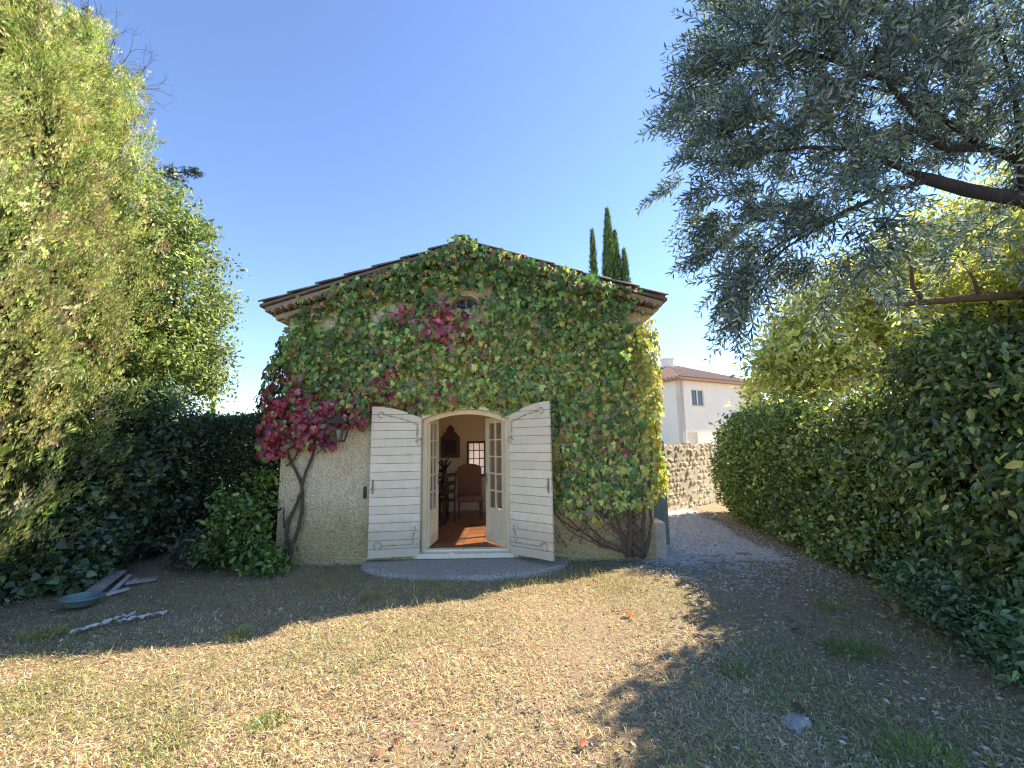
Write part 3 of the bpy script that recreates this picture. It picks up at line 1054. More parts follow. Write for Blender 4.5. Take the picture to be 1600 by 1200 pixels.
def build_furniture():
    # high-backed upholstered chair
    r = empty("upholstered_chair", (-0.93, 9.2, FLOOR), R(8), "brown upholstered high-backed chair inside, below the barred window", "chair")
    MB().box(-.27, .27, -.26, .26, .34, .46, None, .03).build("seat", 'fabric', r)
    bm = MB()
    poly = [(-.26, .46), (.26, .46), (.26, 1.0)] + [(.26 * math.cos(t), 1.0 + .10 * math.sin(t)) for t in np.linspace(0.2, math.pi - .2, 8)] + [(-.26, 1.0)]
    bm.prism(poly, 'y', .20, .28)
    bm.build("backrest", 'fabric', r)
    for (x, y) in ((-.23, -.22), (.23, -.22), (-.23, .22), (.23, .22)):
        MB().tube([(x, y, .34), (x, y, .18), (x * 1.02, y * 1.02, 0)], [.025, .02, .015], 6).build("leg", 'wood_red', r)
    MB().box(-.24, .24, -.255, -.235, .14, .18).build("stretcher", 'wood_red', r)
    # dark table
    r = empty("dark_table", (-1.85, 8.95, FLOOR), R(4), "dark wooden table with turned legs seen through the doorway", "table")
    MB().box(-.55, .55, -.4, .4, .70, .745, None, .008).build("table_top", 'wood', r)
    MB().box(-.48, .48, -.33, .33, .60, .699).build("apron", 'wood', r)
    for x in (-.45, .45):
        for y in (-.31, .31):
            MB().lathe([(.03, 0), (.045, .05), (.025, .12), (.04, .3), (.028, .45), (.045, .6), (.0, .6)], (x, y, 0), 8).build("leg", 'wood', r, True)
    # dark chairs tucked round the table
    for (x, y, a, lb) in ((-1.42, 8.55, R(62), "dark ladder-back chair at the near side of the table"), (-1.75, 9.6, R(170), "dark ladder-back chair behind the table")):
        r = empty("ladder_back_chair", (x, y, FLOOR), a, lb, "chair", "dark chairs round the table")
        MB().box(-.2, .2, -.2, .2, .42, .46, None, .008).build("seat", 'wood', r)
        for (lx, ly, h) in ((-.18, -.18, 1.0), (.18, -.18, 1.0), (-.18, .18, .42), (.18, .18, .42)):
            MB().tube([(lx, ly, 0), (lx, ly, h * .6), (lx, ly - (.04 if h > .5 else 0), h)], .017, 6).build("leg", 'wood', r)
        for z in (.58, .74, .90):
            MB().box(-.165, .165, -.205, -.19, z, z + .07).build("back_slat", 'wood', r)
    # vase with dry twigs on the table
    r = empty("vase", (-1.42, 8.85, FLOOR + .747), 0, "dark vase with twiggy bouquet on the wooden table", "vase")
    MB().lathe([(.0, .0), (.05, .0), (.08, .08), (.05, .17), (.04, .2), (.05, .22)], (0, 0, 0), 14).build("body", 'wood', r, True)
    m = MB()
    for k in range(26):
        a, l = rng.uniform(0, 6.28), rng.uniform(.12, .3)
        m.tube([(0, 0, .2), (math.cos(a) * l * .3, math.sin(a) * l * .3, .2 + l * .7), (math.cos(a) * l * .6, math.sin(a) * l * .6, .2 + l)], [.006, .008, .012], 4)
    m.build("twigs", 'wood', r)
    # ornate dark mirror on the back wall
    r = empty("wall_mirror", (-1.46, BY - 0.32, 1.36), 0, "dark carved mirror with pointed crest on the back wall", "mirror")
    f = MB()
    for q in ((-.22, -.14, 0, .48), (.14, .22, 0, .48), (-.14, .14, 0, .08), (-.14, .14, .40, .48)):
        f.box(q[0], q[1], -.05, 0, q[2], q[3], None, .006)
    f.prism([(-.2, .48), (.2, .48), (.15, .56), (.09, .60), (.10, .66), (0, .76), (-.10, .66), (-.09, .60), (-.15, .56)], 'y', -.045, -.005)
    f.build("carved_frame", 'wood_red', r)
    MB().box(-.14, .14, -.02, -.005, .08, .40).build("mirror_glass", 'dark_glass', r)
    # chandelier
    r = empty("chandelier", (-0.62, 7.9, 2.75), 0, "small dark chandelier hanging from the ceiling inside the doorway", "chandelier")
    MB().tube([(0, 0, 0), (0, 0, -.34)], .008, 6).build("rod", 'wood_red', r)
    MB().lathe([(0, -.5), (.03, -.48), (.06, -.42), (.03, -.36), (.05, -.33), (.0, -.30)], (0, 0, 0), 12).build("hub", 'wood_red', r, True)
    for k in range(6):
        a = k * math.pi / 3 + .3
        ca, sa = math.cos(a), math.sin(a)
        arm = MB().tube([(ca * .04, sa * .04, -.42), (ca * .12, sa * .12, -.47), (ca * .2, sa * .2, -.44), (ca * .23, sa * .23, -.37)], .011, 6).build("arm", 'wood_red', r)
        MB().lathe([(.0, 0), (.04, .01), (.02, .03), (.016, .04), (.016, .12), (.0, .14)], (ca * .23, sa * .23, -.37), 8).build("candle", 'wood_red', arm)
build_furniture()

# ------------------------------------------------------------------ neighbouring buildings and walls
def wall_with_windows(m, p0, p1, h, thick, holes):
    """vertical wall from p0 to p1 (plan), holes = (s0, s1, z0, z1) along it; returns transform for fittings"""
    p0, p1 = Vector((*p0, 0)), Vector((*p1, 0))
    d = (p1 - p0)
    L = d.length
    a = math.atan2(d.y, d.x)
    T = Matrix.Translation(p0) @ Matrix.Rotation(a, 4, 'Z')
    xs = sorted(set([0, L] + [v for q in holes for v in q[:2]]))
    for s0, s1 in zip(xs[:-1], xs[1:]):
        zs = [(0, h)]
        for q in holes:
            if q[0] <= s0 and q[1] >= s1:
                zs = [z for (a_, b_) in zs for z in ((a_, min(b_, q[2])), (max(a_, q[3]), b_)) if z[1] - z[0] > .01]
        for (z0, z1) in zs:
            m.box(s0, s1, 0, thick, z0, z1, T)
    return T

def window_in(T, parent, s0, s1, z0, z1, frame='white', glass='dark_glass', mull=1):
    m = MB()
    e = .07
    for q in ((s0, s0 + e, z0, z1), (s1 - e, s1, z0, z1), (s0 + e, s1 - e, z0, z0 + e), (s0 + e, s1 - e, z1 - e, z1)):
        m.box(q[0], q[1], .05, .12, q[2], q[3], T)
    for k in range(mull):
        c = s0 + (s1 - s0) * (k + 1) / (mull + 1)
        m.box(c - .05, c + .05, .045, .115, z0 + e, z1 - e, T)
    w = m.build("window", frame, parent)
    for k in range(mull + 1):
        a, b = s0 + (s1 - s0) * k / (mull + 1), s0 + (s1 - s0) * (k + 1) / (mull + 1)
        MB().box(a, b, .08, .10, z0, z1, T).build("pane", glass, w)
    MB().box(s0 - .08, s1 + .08, -.06, .05, z0 - .07, z0, T).build("sill", frame, parent)

def neighbour_house():
    r = empty("neighbour_house", (0, 0, 0), 0, "two-storey pale house with red tiled hip roof behind the stone wall", "house")
    A, B, H = Vector((10.4, 26.0)), None, 5.45
    dirx = Vector((0.87, 0.5)).normalized()
    diry = Vector((-0.5, 0.87)).normalized()
    W, D = 8.5, 8.0
    B = A + dirx * W
    C_ = A + diry * D
    m = MB()
    holes = [(1.05, 2.25, 3.75, 4.85), (0.35, 1.35, 0.9, 2.15)]
    T = wall_with_windows(m, A, B, H, .3, holes)
    m.build("wall", 'render', r)
    window_in(T, r, *holes[0])
    window_in(T, r, *holes[1], glass='white', mull=0)
    m = MB()
    T2 = wall_with_windows(m, C_, A - dirx * 0.0, H, .3, [])
    P3 = C_ + dirx * W
    wall_with_windows(m, P3, C_ + dirx * .0, H, .3, [])
    wall_with_windows(m, B, P3, H, .3, [])
    m.build("wall", 'render', r)
    # hip roof with overhang, cornice, tile ribs
    o = .45
    c = [A - dirx * o - diry * o, B + dirx * o - diry * o, P3 + dirx * o + diry * o, C_ - dirx * o + diry * o]
    r0 = A + dirx * 3.6 + diry * 4.0
    r1 = A + dirx * (W - 3.6) + diry * 4.0
    hz, rz = H + .02, H + 1.75
    rf = MB()
    rf.add([(*q, hz) for q in c] + [(*r0, rz), (*r1, rz)], [(0, 1, 5, 4), (1, 2, 5), (2, 3, 4, 5), (3, 0, 4)])
    rf.add([(*q, hz - .12) for q in c] + [(*q, hz - .005) for q in c], [(3, 2, 1, 0), (0, 1, 5, 4), (1, 2, 6, 5), (2, 3, 7, 6), (3, 0, 4, 7)])
    roof = rf.build("roof", 'redtile', r)
    ribs = MB()
    for k in range(34):
        t = k / 33
        p = c[0] + (c[1] - c[0]) * t
        if t < .45:
            q = c[0] + (r0 - c[0]) * (t / .43) if t < .43 else r0
            zt = hz + (rz - hz) * min(t / .43, 1)
        elif t > .57:
            u = (1 - t) / .43
            q = c[1] + (r1 - c[1]) * u
            zt = hz + (rz - hz) * u
        else:
            q = r0 + (r1 - r0) * ((t - .45) / .12)
            zt = rz
        ribs.tube([(p.x, p.y, hz + .03), (q.x, q.y, zt + .03)], .07, 5)
    for k in range(30):
        t = k / 29
        p = c[3] + (c[0] - c[3]) * t
        if t < .5:
            q, zt = c[3] + (r0 - c[3]) * (t / .5), hz + (rz - hz) * t / .5
        else:
            q, zt = c[0] + (r0 - c[0]) * ((1 - t) / .5), hz + (rz - hz) * (1 - t) / .5
        ribs.tube([(p.x, p.y, hz + .03), (q.x, q.y, zt + .03)], .07, 5)
    ribs.build("tile_ribs", 'redtile', roof)['kind'] = 'stuff'
    ch = MB()
    q = A + dirx * 3.1 + diry * 3.4
    ch.box(q.x - .35, q.x + .35, q.y - .3, q.y + .3, hz + .6, rz + .25)
    ch.box(q.x - .42, q.x + .42, q.y - .37, q.y + .37, rz + .251, rz + .35)
    ch.build("chimney", 'render', roof)
neighbour_house()

def far_house():
    r = empty("far_house", (-21.5, 36, 0), R(10), "low far-off house with orange tiled roof above the dark hedge", "house")
    MB().box(-4, 4, 0, 6, 0, 2.9).build("wall", 'render', r)
    m = MB()
    m.prism([(-.4, 2.9), (6.4, 2.9), (3, 4.3)], 'x', -4.4, 4.4)
    m.build("roof", 'redtile', r)
    for x in (-2, 2):
        MB().box(x - .5, x + .5, -.03, .02, 1.0, 2.2).build("window", 'dark_glass', r)
far_house()

def stone_wall():
    a, b, h = Vector((2.7, 9.45)), Vector((5.6, 11.78)), 1.58
    d = b - a
    L = d.length
    r = empty("stone_wall", (a.x, a.y, 0), math.atan2(d.y, d.x), "sunlit rubble stone wall at the end of the gravel drive", "wall")
    MB().box(0, L, .014, .42, -.1, h - .04).build("mortar_core", 'mortar', r)
    meshes = []
    for k in range(6):
        m = MB()
        n = 7
        ang = np.sort(rng.uniform(0, 2 * math.pi, n) * .15 + np.arange(n) * 2 * math.pi / n)
        rr = rng.uniform(.85, 1.1, n)
        rings = []
        for (s, y) in ((1.0, .08), (1.0, -.0), (.82, -.035), (.45, -.05)):
            rings += [(.5 * s * q * math.cos(t), y, .5 * s * q * math.sin(t)) for t, q in zip(ang, rr)]
        fs = [tuple(range(3 * n, 4 * n))]
        for i in range(3):
            fs += [(i * n + j, i * n + (j + 1) % n, (i + 1) * n + (j + 1) % n, (i + 1) * n + j) for j in range(n)]
        m.add(rings, fs)
        meshes.append(m.mesh("stone", 'wall_stone'))
    z = 0.0
    while z < h - .02:
        rh = rng.uniform(.06, .16)
        x = rng.uniform(-.05, .05)
        while x < L:
            w = rng.uniform(.08, .30)
            piece("stone", meshes[rng.integers(6)], r, (x + w / 2, .05 + rng.uniform(-.015, .01), z + rh / 2), (0, rng.uniform(-.35, .35), 0), (w * rng.uniform(.9, 1.15), rng.uniform(.6, 1.3), rh * rng.uniform(.9, 1.25)))
            x += w * .97
        z += rh * .96
    # right-hand end
    for k in range(11):
        piece("stone", meshes[rng.integers(6)], r, (L + .0, .22, .07 + k * .143), (0, 0, math.pi / 2), (.36, 1, .15))
stone_wall()

# ------------------------------------------------------------------ Virginia creeper
def fp(px, py):
    """helper for measuring the facade: picture-plan coordinates -> X, Z on the facade"""
    return -0.69 + (px - 727) / 109.0, 1.62 + (700 - py) / np.where(np.asarray(py) < 700, 104.5, 113.0)

G_DARK, G_MID, G_LIGHT = (0.075, 0.17, 0.045), (0.18, 0.33, 0.08), (0.38, 0.52, 0.15)
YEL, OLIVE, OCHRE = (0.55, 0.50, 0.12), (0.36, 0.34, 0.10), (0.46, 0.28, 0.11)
RED, CRIM, PINK, BROWN = (0.40, 0.05, 0.085), (0.24, 0.03, 0.05), (0.52, 0.18, 0.21), (0.26, 0.17, 0.11)
PAL = np.array([G_DARK, G_MID, G_LIGHT, YEL, OLIVE, OCHRE, RED, CRIM, PINK, BROWN])

def creeper_weights(px, py):
    """leaf colours by place on the wall: autumn colouring, plus painted sunlit yellow at the right edge"""
    n = len(px)
    w = np.tile(np.array([.36, .38, .15, .01, .05, .01, .0, .0, .0, .04]), (n, 1))
    def g(cx, cy, sx, sy):
        return np.exp(-((px - cx) / sx) ** 2 - ((py - cy) / sy) ** 2)
    def blend(a, target):
        nonlocal w
        a = np.clip(a, 0, 1)[:, None]
        t = np.array(target, float)
        w = w * (1 - a) + a * t / t.sum()
    nz = fbm(px, py, 0.018, 4, 3)
    nz2 = fbm(px, py, 0.03, 21, 3)
    blend(1.1 * g(740, 575, 150, 62), [.12, .22, .24, .12, .22, .05, .0, .0, .0, .03])
    blend(0.9 * g(620, 585, 60, 50) * (nz > .5), [.14, .2, .16, .06, .2, .1, .03, .01, .0, .10])
    blend(1.0 * g(930, 720, 90, 75), [.11, .18, .22, .21, .14, .09, .01, .0, .01, .03])
    blend(1.2 * g(900, 690, 60, 40) * (nz2 > .45), [.10, .14, .18, .14, .14, .13, .04, .0, .03, .10])
    blend(1.0 * g(975, 695, 40, 25) * (nz2 > .4), [.10, .16, .16, .14, .12, .12, .08, .0, .05, .07])
    blend(.8 * g(630, 605, 60, 28) * (nz2 > .42), [.06, .12, .12, .04, .14, .12, .20, .12, .02, .08])
    blend(.55 * np.clip((px - 640) / 80, 0, 1) * np.clip((py - 500) / 40, 0, 1), [.12, .24, .32, .14, .14, .02, .0, .0, .0, .02])
    blend(1.2 * np.clip((px - 985) / 35, 0, 1) * (py > 500), [.03, .08, .22, .55, .12, .0, 0, 0, 0, 0])  # sunlit edge put into the leaf colour as yellow
    blend(1.25 * g(490, 665, 110, 40), [.03, .03, .02, .0, .02, .02, .38, .34, .12, .04])
    blend(1.1 * g(425, 655, 60, 60) , [.06, .06, .02, .0, .02, .02, .34, .34, .1, .04])
    blend(1.3 * g(700, 507, 38, 26), [.05, .08, .05, 0, .05, .05, .25, .05, .42, .05])
    blend(1.2 * g(628, 490, 14, 12), [.05, .05, .05, 0, .05, .05, .25, .05, .45, .05])
    blend(.9 * g(800, 540, 60, 30) * (nz > .52), [.10, .14, .18, .08, .22, .14, .05, .0, .0, .09])
    # strip hanging under the roof edge: dull green and purple-brown
    edge = py - (372 + np.abs(px - 727) * 0.30)
    blend(np.clip(1.25 - edge / 48, 0, .85), [.36, .26, .09, .0, .08, .04, .0, .0, .0, .17])
    return w

def choose(W):
    c = np.cumsum(W / W.sum(1, keepdims=True), 1)
    i = (rng.random((len(W), 1)) > c).sum(1)
    return np.clip(i, 0, len(PAL) - 1)

def creeper_mask(px, py):
    """how densely the plant covers a place on the wall (0..1)"""
    edge = py - (376 + np.abs(px - 727) * 0.295)
    nz = fbm(px, py, 0.02, 31, 3)
    d = np.ones_like(px)
    d *= edge > np.where(px > 745, 0 + 6 * nz, np.where(px > 700, -8, 6))
    wob = (nz - .5) * 60
    d *= np.clip((fbm(px, py, .075, 91, 2) - .22) * 5, .12, 1)
    # lower limit along the wall
    low = np.interp(px, [395, 430, 470, 520, 575, 590, 655, 700, 727, 760, 800, 855, 866, 890, 950, 1000, 1045],
                    [712, 706, 688, 694, 668, 640, 648, 640, 635, 638, 648, 640, 800, 806, 812, 800, 770])
    d *= py < low + wob * np.where(px > 860, .5, .35)
    # bare patches of render
    for (cx, cy, sx, sy, k) in ((500, 500, 24, 16, .95), (588, 480, 24, 13, .9), (614, 474, 13, 18, .95), (768, 455, 17, 18, .95), (684, 446, 24, 11, .7), (540, 680, 27, 24, 1.0), (727, 468, 38, 25, 1.0), (727, 440, 30, 9, .4), (660, 462, 20, 9, .4)):
        d *= 1 - k * np.exp(-(((px - cx) / sx) ** 2 + ((py - cy) / sy) ** 2) ** 2)
    # génoise stays visible at the left end of the roof edge
    d *= 1 - .8 * np.clip((560 - px) / 70, 0, 1) * (edge < 30)
    d *= 1 - .3 * (px < 500) * (edge < 50)
    lx = np.interp(py, [430, 500, 525, 560, 600, 640, 700, 740], [470, 447, 432, 416, 404, 408, 408, 430])
    d *= px > lx + (nz - .5) * 20
    rx = np.interp(py, [440, 470, 500, 520, 560, 640, 720, 800], [1040, 1020, 990, 1012, 1028, 1040, 1038, 1015])
    d *= px < rx + (nz - .5) * 24
    return d

def build_creeper():
    cl = empty("creeper_vine", (-3.02, FY - .06, 0), 0, "Virginia creeper with twisted double stem and crimson leaves on the left of the door", "creeper")
    cr = empty("creeper_vine", (1.62, FY - .1, 0), 0, "green and yellow creeper with fanning stems on the right of the door", "creeper")
    # leaves over the front
    n = 52000
    px, py = rng.uniform(395, 1050, n), rng.uniform(368, 820, n)
    keep = rng.random(n) < creeper_mask(px, py) * .74
    px, py = px[keep], py[keep]
    n = len(px)
    X, Z = fp(px, py)
    th = 0.05 + 0.22 * np.clip(fbm(px, py, 0.022, 41, 3) * 1.6 - .35, 0, 1) + 0.14 * np.clip(fbm(px, py, 0.07, 47, 2) * 2 - .7, 0, 1)
    edge = py - (372 + np.abs(px - 727) * 0.30)
    th += 0.20 * np.clip(1.2 - edge / 40, 0, 1)
    th += 0.12 * np.clip((py - 600) / 60, 0, 1) * (px < 580)
    depth = rng.random(n) ** .6
    depth = np.where(edge < 26, .45 + .55 * depth, depth)
    Y = FY - .015 - th * depth
    near = (np.abs(X - XC) < 1.40) & (Z < 2.33)          # stay clear of the shutters
    Y = np.where(near, np.maximum(Y, FY - .022), Y)
    pos = np.stack([X, Y, Z], 1)
    nx = np.clip((X - 1.9) * 2.2, 0, 1.2) - np.clip((-3.35 - X) * 2.2, 0, 1.2)
    nrm = nrmz(np.stack([nx + rng.normal(0, .48, n), -1 + rng.normal(0, .25, n), .45 + rng.normal(0, .42, n)], 1))
    dr = nrmz(np.stack([rng.normal(0, .42, n), rng.normal(-.1, .2, n), -1 + rng.normal(0, .25, n)], 1))
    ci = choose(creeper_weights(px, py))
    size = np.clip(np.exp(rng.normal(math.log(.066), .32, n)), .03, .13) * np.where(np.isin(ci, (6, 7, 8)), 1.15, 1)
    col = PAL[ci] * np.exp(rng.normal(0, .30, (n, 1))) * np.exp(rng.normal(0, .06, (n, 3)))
    # wrap round the right-hand wall
    k = 4600
    ys, zs = rng.uniform(FY - .1, 8.0, k), rng.uniform(.75, 3.55, k)
    q = rng.random(k) < np.clip(1.15 - (ys - FY) / 1.5, 0, 1) * np.clip((zs - .7) * 2, .2, 1)
    ys, zs = ys[q], zs[q]
    k = len(ys)
    xs = XR + .02 + (.05 + .24 * fbm(ys, zs, 1.4, 8, 3)) * rng.random(k) ** .5
    p2 = np.stack([xs, ys, zs], 1)
    n2 = nrmz(np.stack([1 + rng.normal(0, .2, k), -.25 + rng.normal(0, .35, k), .4 + rng.normal(0, .33, k)], 1))
    d2 = nrmz(np.stack([rng.normal(.1, .2, k), rng.normal(0, .5, k), -1 + rng.normal(0, .3, k)], 1))
    c2 = pick([YEL, G_LIGHT, (0.42, 0.37, 0.10), OLIVE, G_MID], [.4, .25, .2, .1, .1], k, .2)  # yellow here paints the sun on the side leaves
    s2 = rng.uniform(.05, .09, k)
    # left bulge round the corner
    j = 2800
    yl, zl = rng.uniform(FY - .15, 7.6, j), rng.uniform(1.75, 3.3, j)
    q = rng.random(j) < np.clip(1.1 - (yl - FY) / 1.2, 0, 1)
    yl, zl = yl[q], zl[q]
    j = len(yl)
    xl = XL - .02 - (.05 + .30 * np.clip(1 - np.abs(zl - 2.4) / .9, 0, 1)) * rng.random(j) ** .5
    p3 = np.stack([xl, yl, zl], 1)
    n3 = nrmz(np.stack([-1 + rng.normal(0, .2, j), -.4 + rng.normal(0, .35, j), .4 + rng.normal(0, .33, j)], 1))
    d3 = nrmz(np.stack([rng.normal(-.1, .2, j), rng.normal(0, .5, j), -1 + rng.normal(0, .3, j)], 1))
    c3 = np.where((zl < 2.15 + rng.normal(0, .15, j))[:, None], pick([RED, CRIM, PINK], [.45, .4, .1], j), pick([G_DARK, G_MID, RED], [.5, .4, .06], j))
    s3 = rng.uniform(.05, .09, j)
    left = X < -0.72 + rng.normal(0, .25, n)
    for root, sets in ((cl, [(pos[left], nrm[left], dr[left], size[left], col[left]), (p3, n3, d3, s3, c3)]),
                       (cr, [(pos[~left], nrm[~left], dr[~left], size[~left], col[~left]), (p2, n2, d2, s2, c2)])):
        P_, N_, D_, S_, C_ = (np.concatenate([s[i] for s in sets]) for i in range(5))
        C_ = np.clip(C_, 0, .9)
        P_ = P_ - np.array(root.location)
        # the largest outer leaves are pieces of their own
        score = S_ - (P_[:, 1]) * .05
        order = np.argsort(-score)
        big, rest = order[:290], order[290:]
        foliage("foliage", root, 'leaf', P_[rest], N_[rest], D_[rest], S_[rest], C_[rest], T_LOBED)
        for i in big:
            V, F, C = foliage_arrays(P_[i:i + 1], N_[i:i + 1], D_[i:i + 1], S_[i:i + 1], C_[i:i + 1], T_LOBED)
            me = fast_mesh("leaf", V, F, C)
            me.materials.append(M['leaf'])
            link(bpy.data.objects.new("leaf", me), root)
    # stems of the left plant: two strands that twist round each other
    def strand(root, pts, r0, r1, extra=1, n=26):
        pts = np.array([(fp(a, b)[0], FY - .05 - c, fp(a, b)[1]) for (a, b, c) in pts]) - np.array(root.location)
        t = np.linspace(0, 1, len(pts))
        tt = np.linspace(0, 1, n)
        p = np.stack([np.interp(tt, t, pts[:, k]) for k in range(3)], 1)
        for _ in range(2):
            p[1:-1] = (p[:-2] + 2 * p[1:-1] + p[2:]) / 4
        p[1:-1] += rng.normal(0, .006, (n - 2, 3))
        rad = np.linspace(r0, r1, n) * (1 + rng.normal(0, .10, n))
        MB().tube(p, list(rad), 7).build("stem", 'vine_bark', root, True)
    strand(cl, [(453, 888, .02), (452, 850, .02), (446, 820, 0), (456, 800, .03), (470, 770, .03), (468, 750, 0), (452, 725, 0), (443, 705, 0), (445, 680, .02), (440, 640, .05)], .030, .014)
    strand(cl, [(455, 890, .02), (456, 850, .03), (466, 835, .03), (473, 805, .02), (470, 775, -.01), (468, 760, .02), (474, 735, .02), (484, 710, .02), (490, 685, .02), (500, 640, .05), (530, 560, .05)], .030, .016)
    strand(cl, [(443, 724, .02), (455, 715, .02), (461, 700, .03), (462, 680, .05)], .015, .010)
    strand(cl, [(490, 706, .02), (500, 697, .02), (506, 694, .02)], .007, .004)
    strand(cl, [(446, 822, .02), (443, 800, .03), (444, 790, .03)], .014, .006)
    for (root, a, b, c0) in ((cl, 480, 600, 5), (cr, 880, 1000, 6)):
        pass
    # right plant: a fan of stems from one stool
    for (ex, ey, r0) in ((905, 770, .035), (930, 790, .030), (955, 790, .02), (978, 760, .042), (1000, 740, .03), (1012, 780, .03), (890, 800, .016), (870, 815, .012), (985, 800, .02), (880, 830, .010), (868, 800, .012), (945, 770, .016)):
        bx, by = 985 + rng.uniform(-14, 16), 872 + rng.uniform(-4, 4)
        mx, my = (bx + ex) / 2 + rng.uniform(-4, 10), (by + ey) / 2 + rng.uniform(8, 16) * (1 if ex < 950 else -.3)
        strand(cr, [(bx, by, .12), (mx, my, .10), (ex, ey, .06), (ex + (ex - 985) * .35, ey - 70, .05)], r0, r0 * .5)
    for k in range(34):
        x0, y0 = rng.uniform(868, 1000), rng.uniform(792, 862)
        strand(cr, [(x0, y0, .04), (x0 + rng.uniform(-20, 20), y0 - rng.uniform(10, 20), .05), (x0 + rng.uniform(-30, 30), y0 - rng.uniform(25, 40), .05)], rng.uniform(.004, .009), .003, n=8)
build_creeper()

# ------------------------------------------------------------------ trees and shrubs
def conifer(name, x, y, r, h, label, group, n_pl, tips, z0=0.15, seed=0):
    """tall columnar false cypress: upright plumes of scale-leaved sprays"""
    root = empty(name, (x, y, 0), 0, label, "conifer", group)
    trunk = MB()
    trunk.tube(wiggle((0, 0, -.05), (0, 0, h * .93), 9, .03), list(np.linspace(.16, .02, 9)), 8)
    for (tx, ty, tz) in tips:
        trunk.tube(wiggle((tx * .3, ty * .3, h * .35), (tx, ty, tz * .97), 7, .03), list(np.linspace(.07, .012, 7)), 6)
    trunk.build("trunk", 'bark', root, True)
    # plume centres on the skin of the column and of every leader
    cs = [(0, 0, h, r)] + [(tx, ty, tz, r * .42) for (tx, ty, tz) in tips]
    P, O = [], []
    for i, (cx, cy_, ch, cr) in enumerate(cs):
        m = int(.80 * n_pl * (.66 if i == 0 else .34 / len(tips)))
        zb = z0 if i == 0 else ch * .45
        t = rng.random(m) ** .9
        z = zb + (ch - zb) * t
        prof = np.where(t < .12, .72 + t * 2.3, np.clip(1.0 - ((t - .12) / .88) ** 2.1, 0, 1)) if i == 0 else np.clip(1 - t ** 2.4, 0, 1)
        a = rng.random(m) * 2 * math.pi
        lump = .84 + .34 * vnoise(a * 1.6 + i * 3 + seed, z, 1.1, seed + i)
        rr = cr * prof * lump * (1 - .55 * rng.random(m) ** 2.2)
        P.append(np.stack([cx + rr * np.cos(a), cy_ + rr * np.sin(a), z], 1))
        O.append(np.stack([np.cos(a), np.sin(a), np.zeros(m)], 1))
    P, O = np.concatenate(P), np.concatenate(O)
    away = O @ nrmz(np.array([-x, -y, 0.0])) < -.25
    kp = ~away | (rng.random(len(P)) < .4)
    P, O = P[kp], O[kp]
    m = len(P)
    up = nrmz(O * rng.uniform(.25, .8, (m, 1)) + np.array([0, 0, 1.0]) * rng.uniform(.5, 1.3, (m, 1)) + rng.normal(0, .15, (m, 3)))
    per = 42
    idx = np.repeat(np.arange(m), per)
    t = rng.random(len(idx))
    L = rng.uniform(.16, .42, m)[idx]
    pos = P[idx] + up[idx] * (t * L)[:, None] + rng.normal(size=(len(idx), 3)) * (.046 * (1.1 - .75 * t))[:, None]
    pos = pos[:]
    keep = pos[:, 2] > .03
    idx, pos, t = idx[keep], pos[keep], t[keep]
    n = len(pos)
    dr = nrmz(up[idx] * .9 + runit(n) * .5 + np.array([0, 0, .1]))
    nrm = nrmz(O[idx] * .7 + runit(n) * .8)
    cols = [(.40, .45, .17), (.31, .38, .13), (.19, .27, .085), (.54, .56, .28), (.10, .15, .05)]
    base = pick(cols, [.32, .26, .18, .16, .08], m, .28)
    brown = vnoise(np.arctan2(O[:, 1], O[:, 0]) * 2 + seed, P[:, 2], 1.3, 77) * (rng.random(m) < .2) > .68
    base[brown] = np.array((.30, .23, .14))
    c = np.clip(base[idx] * np.exp(rng.normal(0, .16, (n, 1))), 0, .8)
    foliage("crown", root, 'needle', pos, nrm, dr, rng.uniform(.038, .08, n), c, T_SPRAY)
    # older wood and inner foliage closing the column, coloured dark for shade in the gaps
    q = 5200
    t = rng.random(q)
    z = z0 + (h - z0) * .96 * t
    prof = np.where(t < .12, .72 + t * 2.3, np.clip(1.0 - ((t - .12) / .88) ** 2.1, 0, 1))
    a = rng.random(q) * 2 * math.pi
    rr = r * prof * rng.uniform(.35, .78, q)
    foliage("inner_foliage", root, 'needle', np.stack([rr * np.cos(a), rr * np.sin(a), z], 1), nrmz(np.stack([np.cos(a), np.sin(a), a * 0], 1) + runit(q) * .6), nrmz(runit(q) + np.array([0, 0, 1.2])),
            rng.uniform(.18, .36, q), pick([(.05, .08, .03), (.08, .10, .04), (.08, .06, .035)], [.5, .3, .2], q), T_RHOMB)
    return root

G1 = "tall conifers along the left boundary"
conifer("conifer_tree", -6.0, 3.5, 1.50, 7.2, "tall yellow-green conifer cut by the left edge of the picture", G1, 3900, [(.5, -.1, 6.9), (-.2, .6, 6.6), (.1, -.6, 6.5)], .25, 1)
conifer("conifer_tree", -6.45, 4.85, 1.34, 7.7, "middle yellow-green conifer of the left row with two narrow tips", G1, 3700, [(.55, -.1, 7.2), (.1, .5, 7.5), (.35, .45, 7.1)], .3, 5)
conifer("conifer_tree", -6.95, 6.05, 1.30, 8.6, "farthest conifer of the left row, its steep side against the sky", G1, 3500, [(.45, -.2, 8.2), (.75, .2, 7.6), (.1, .5, 8.0)], .3, 9)

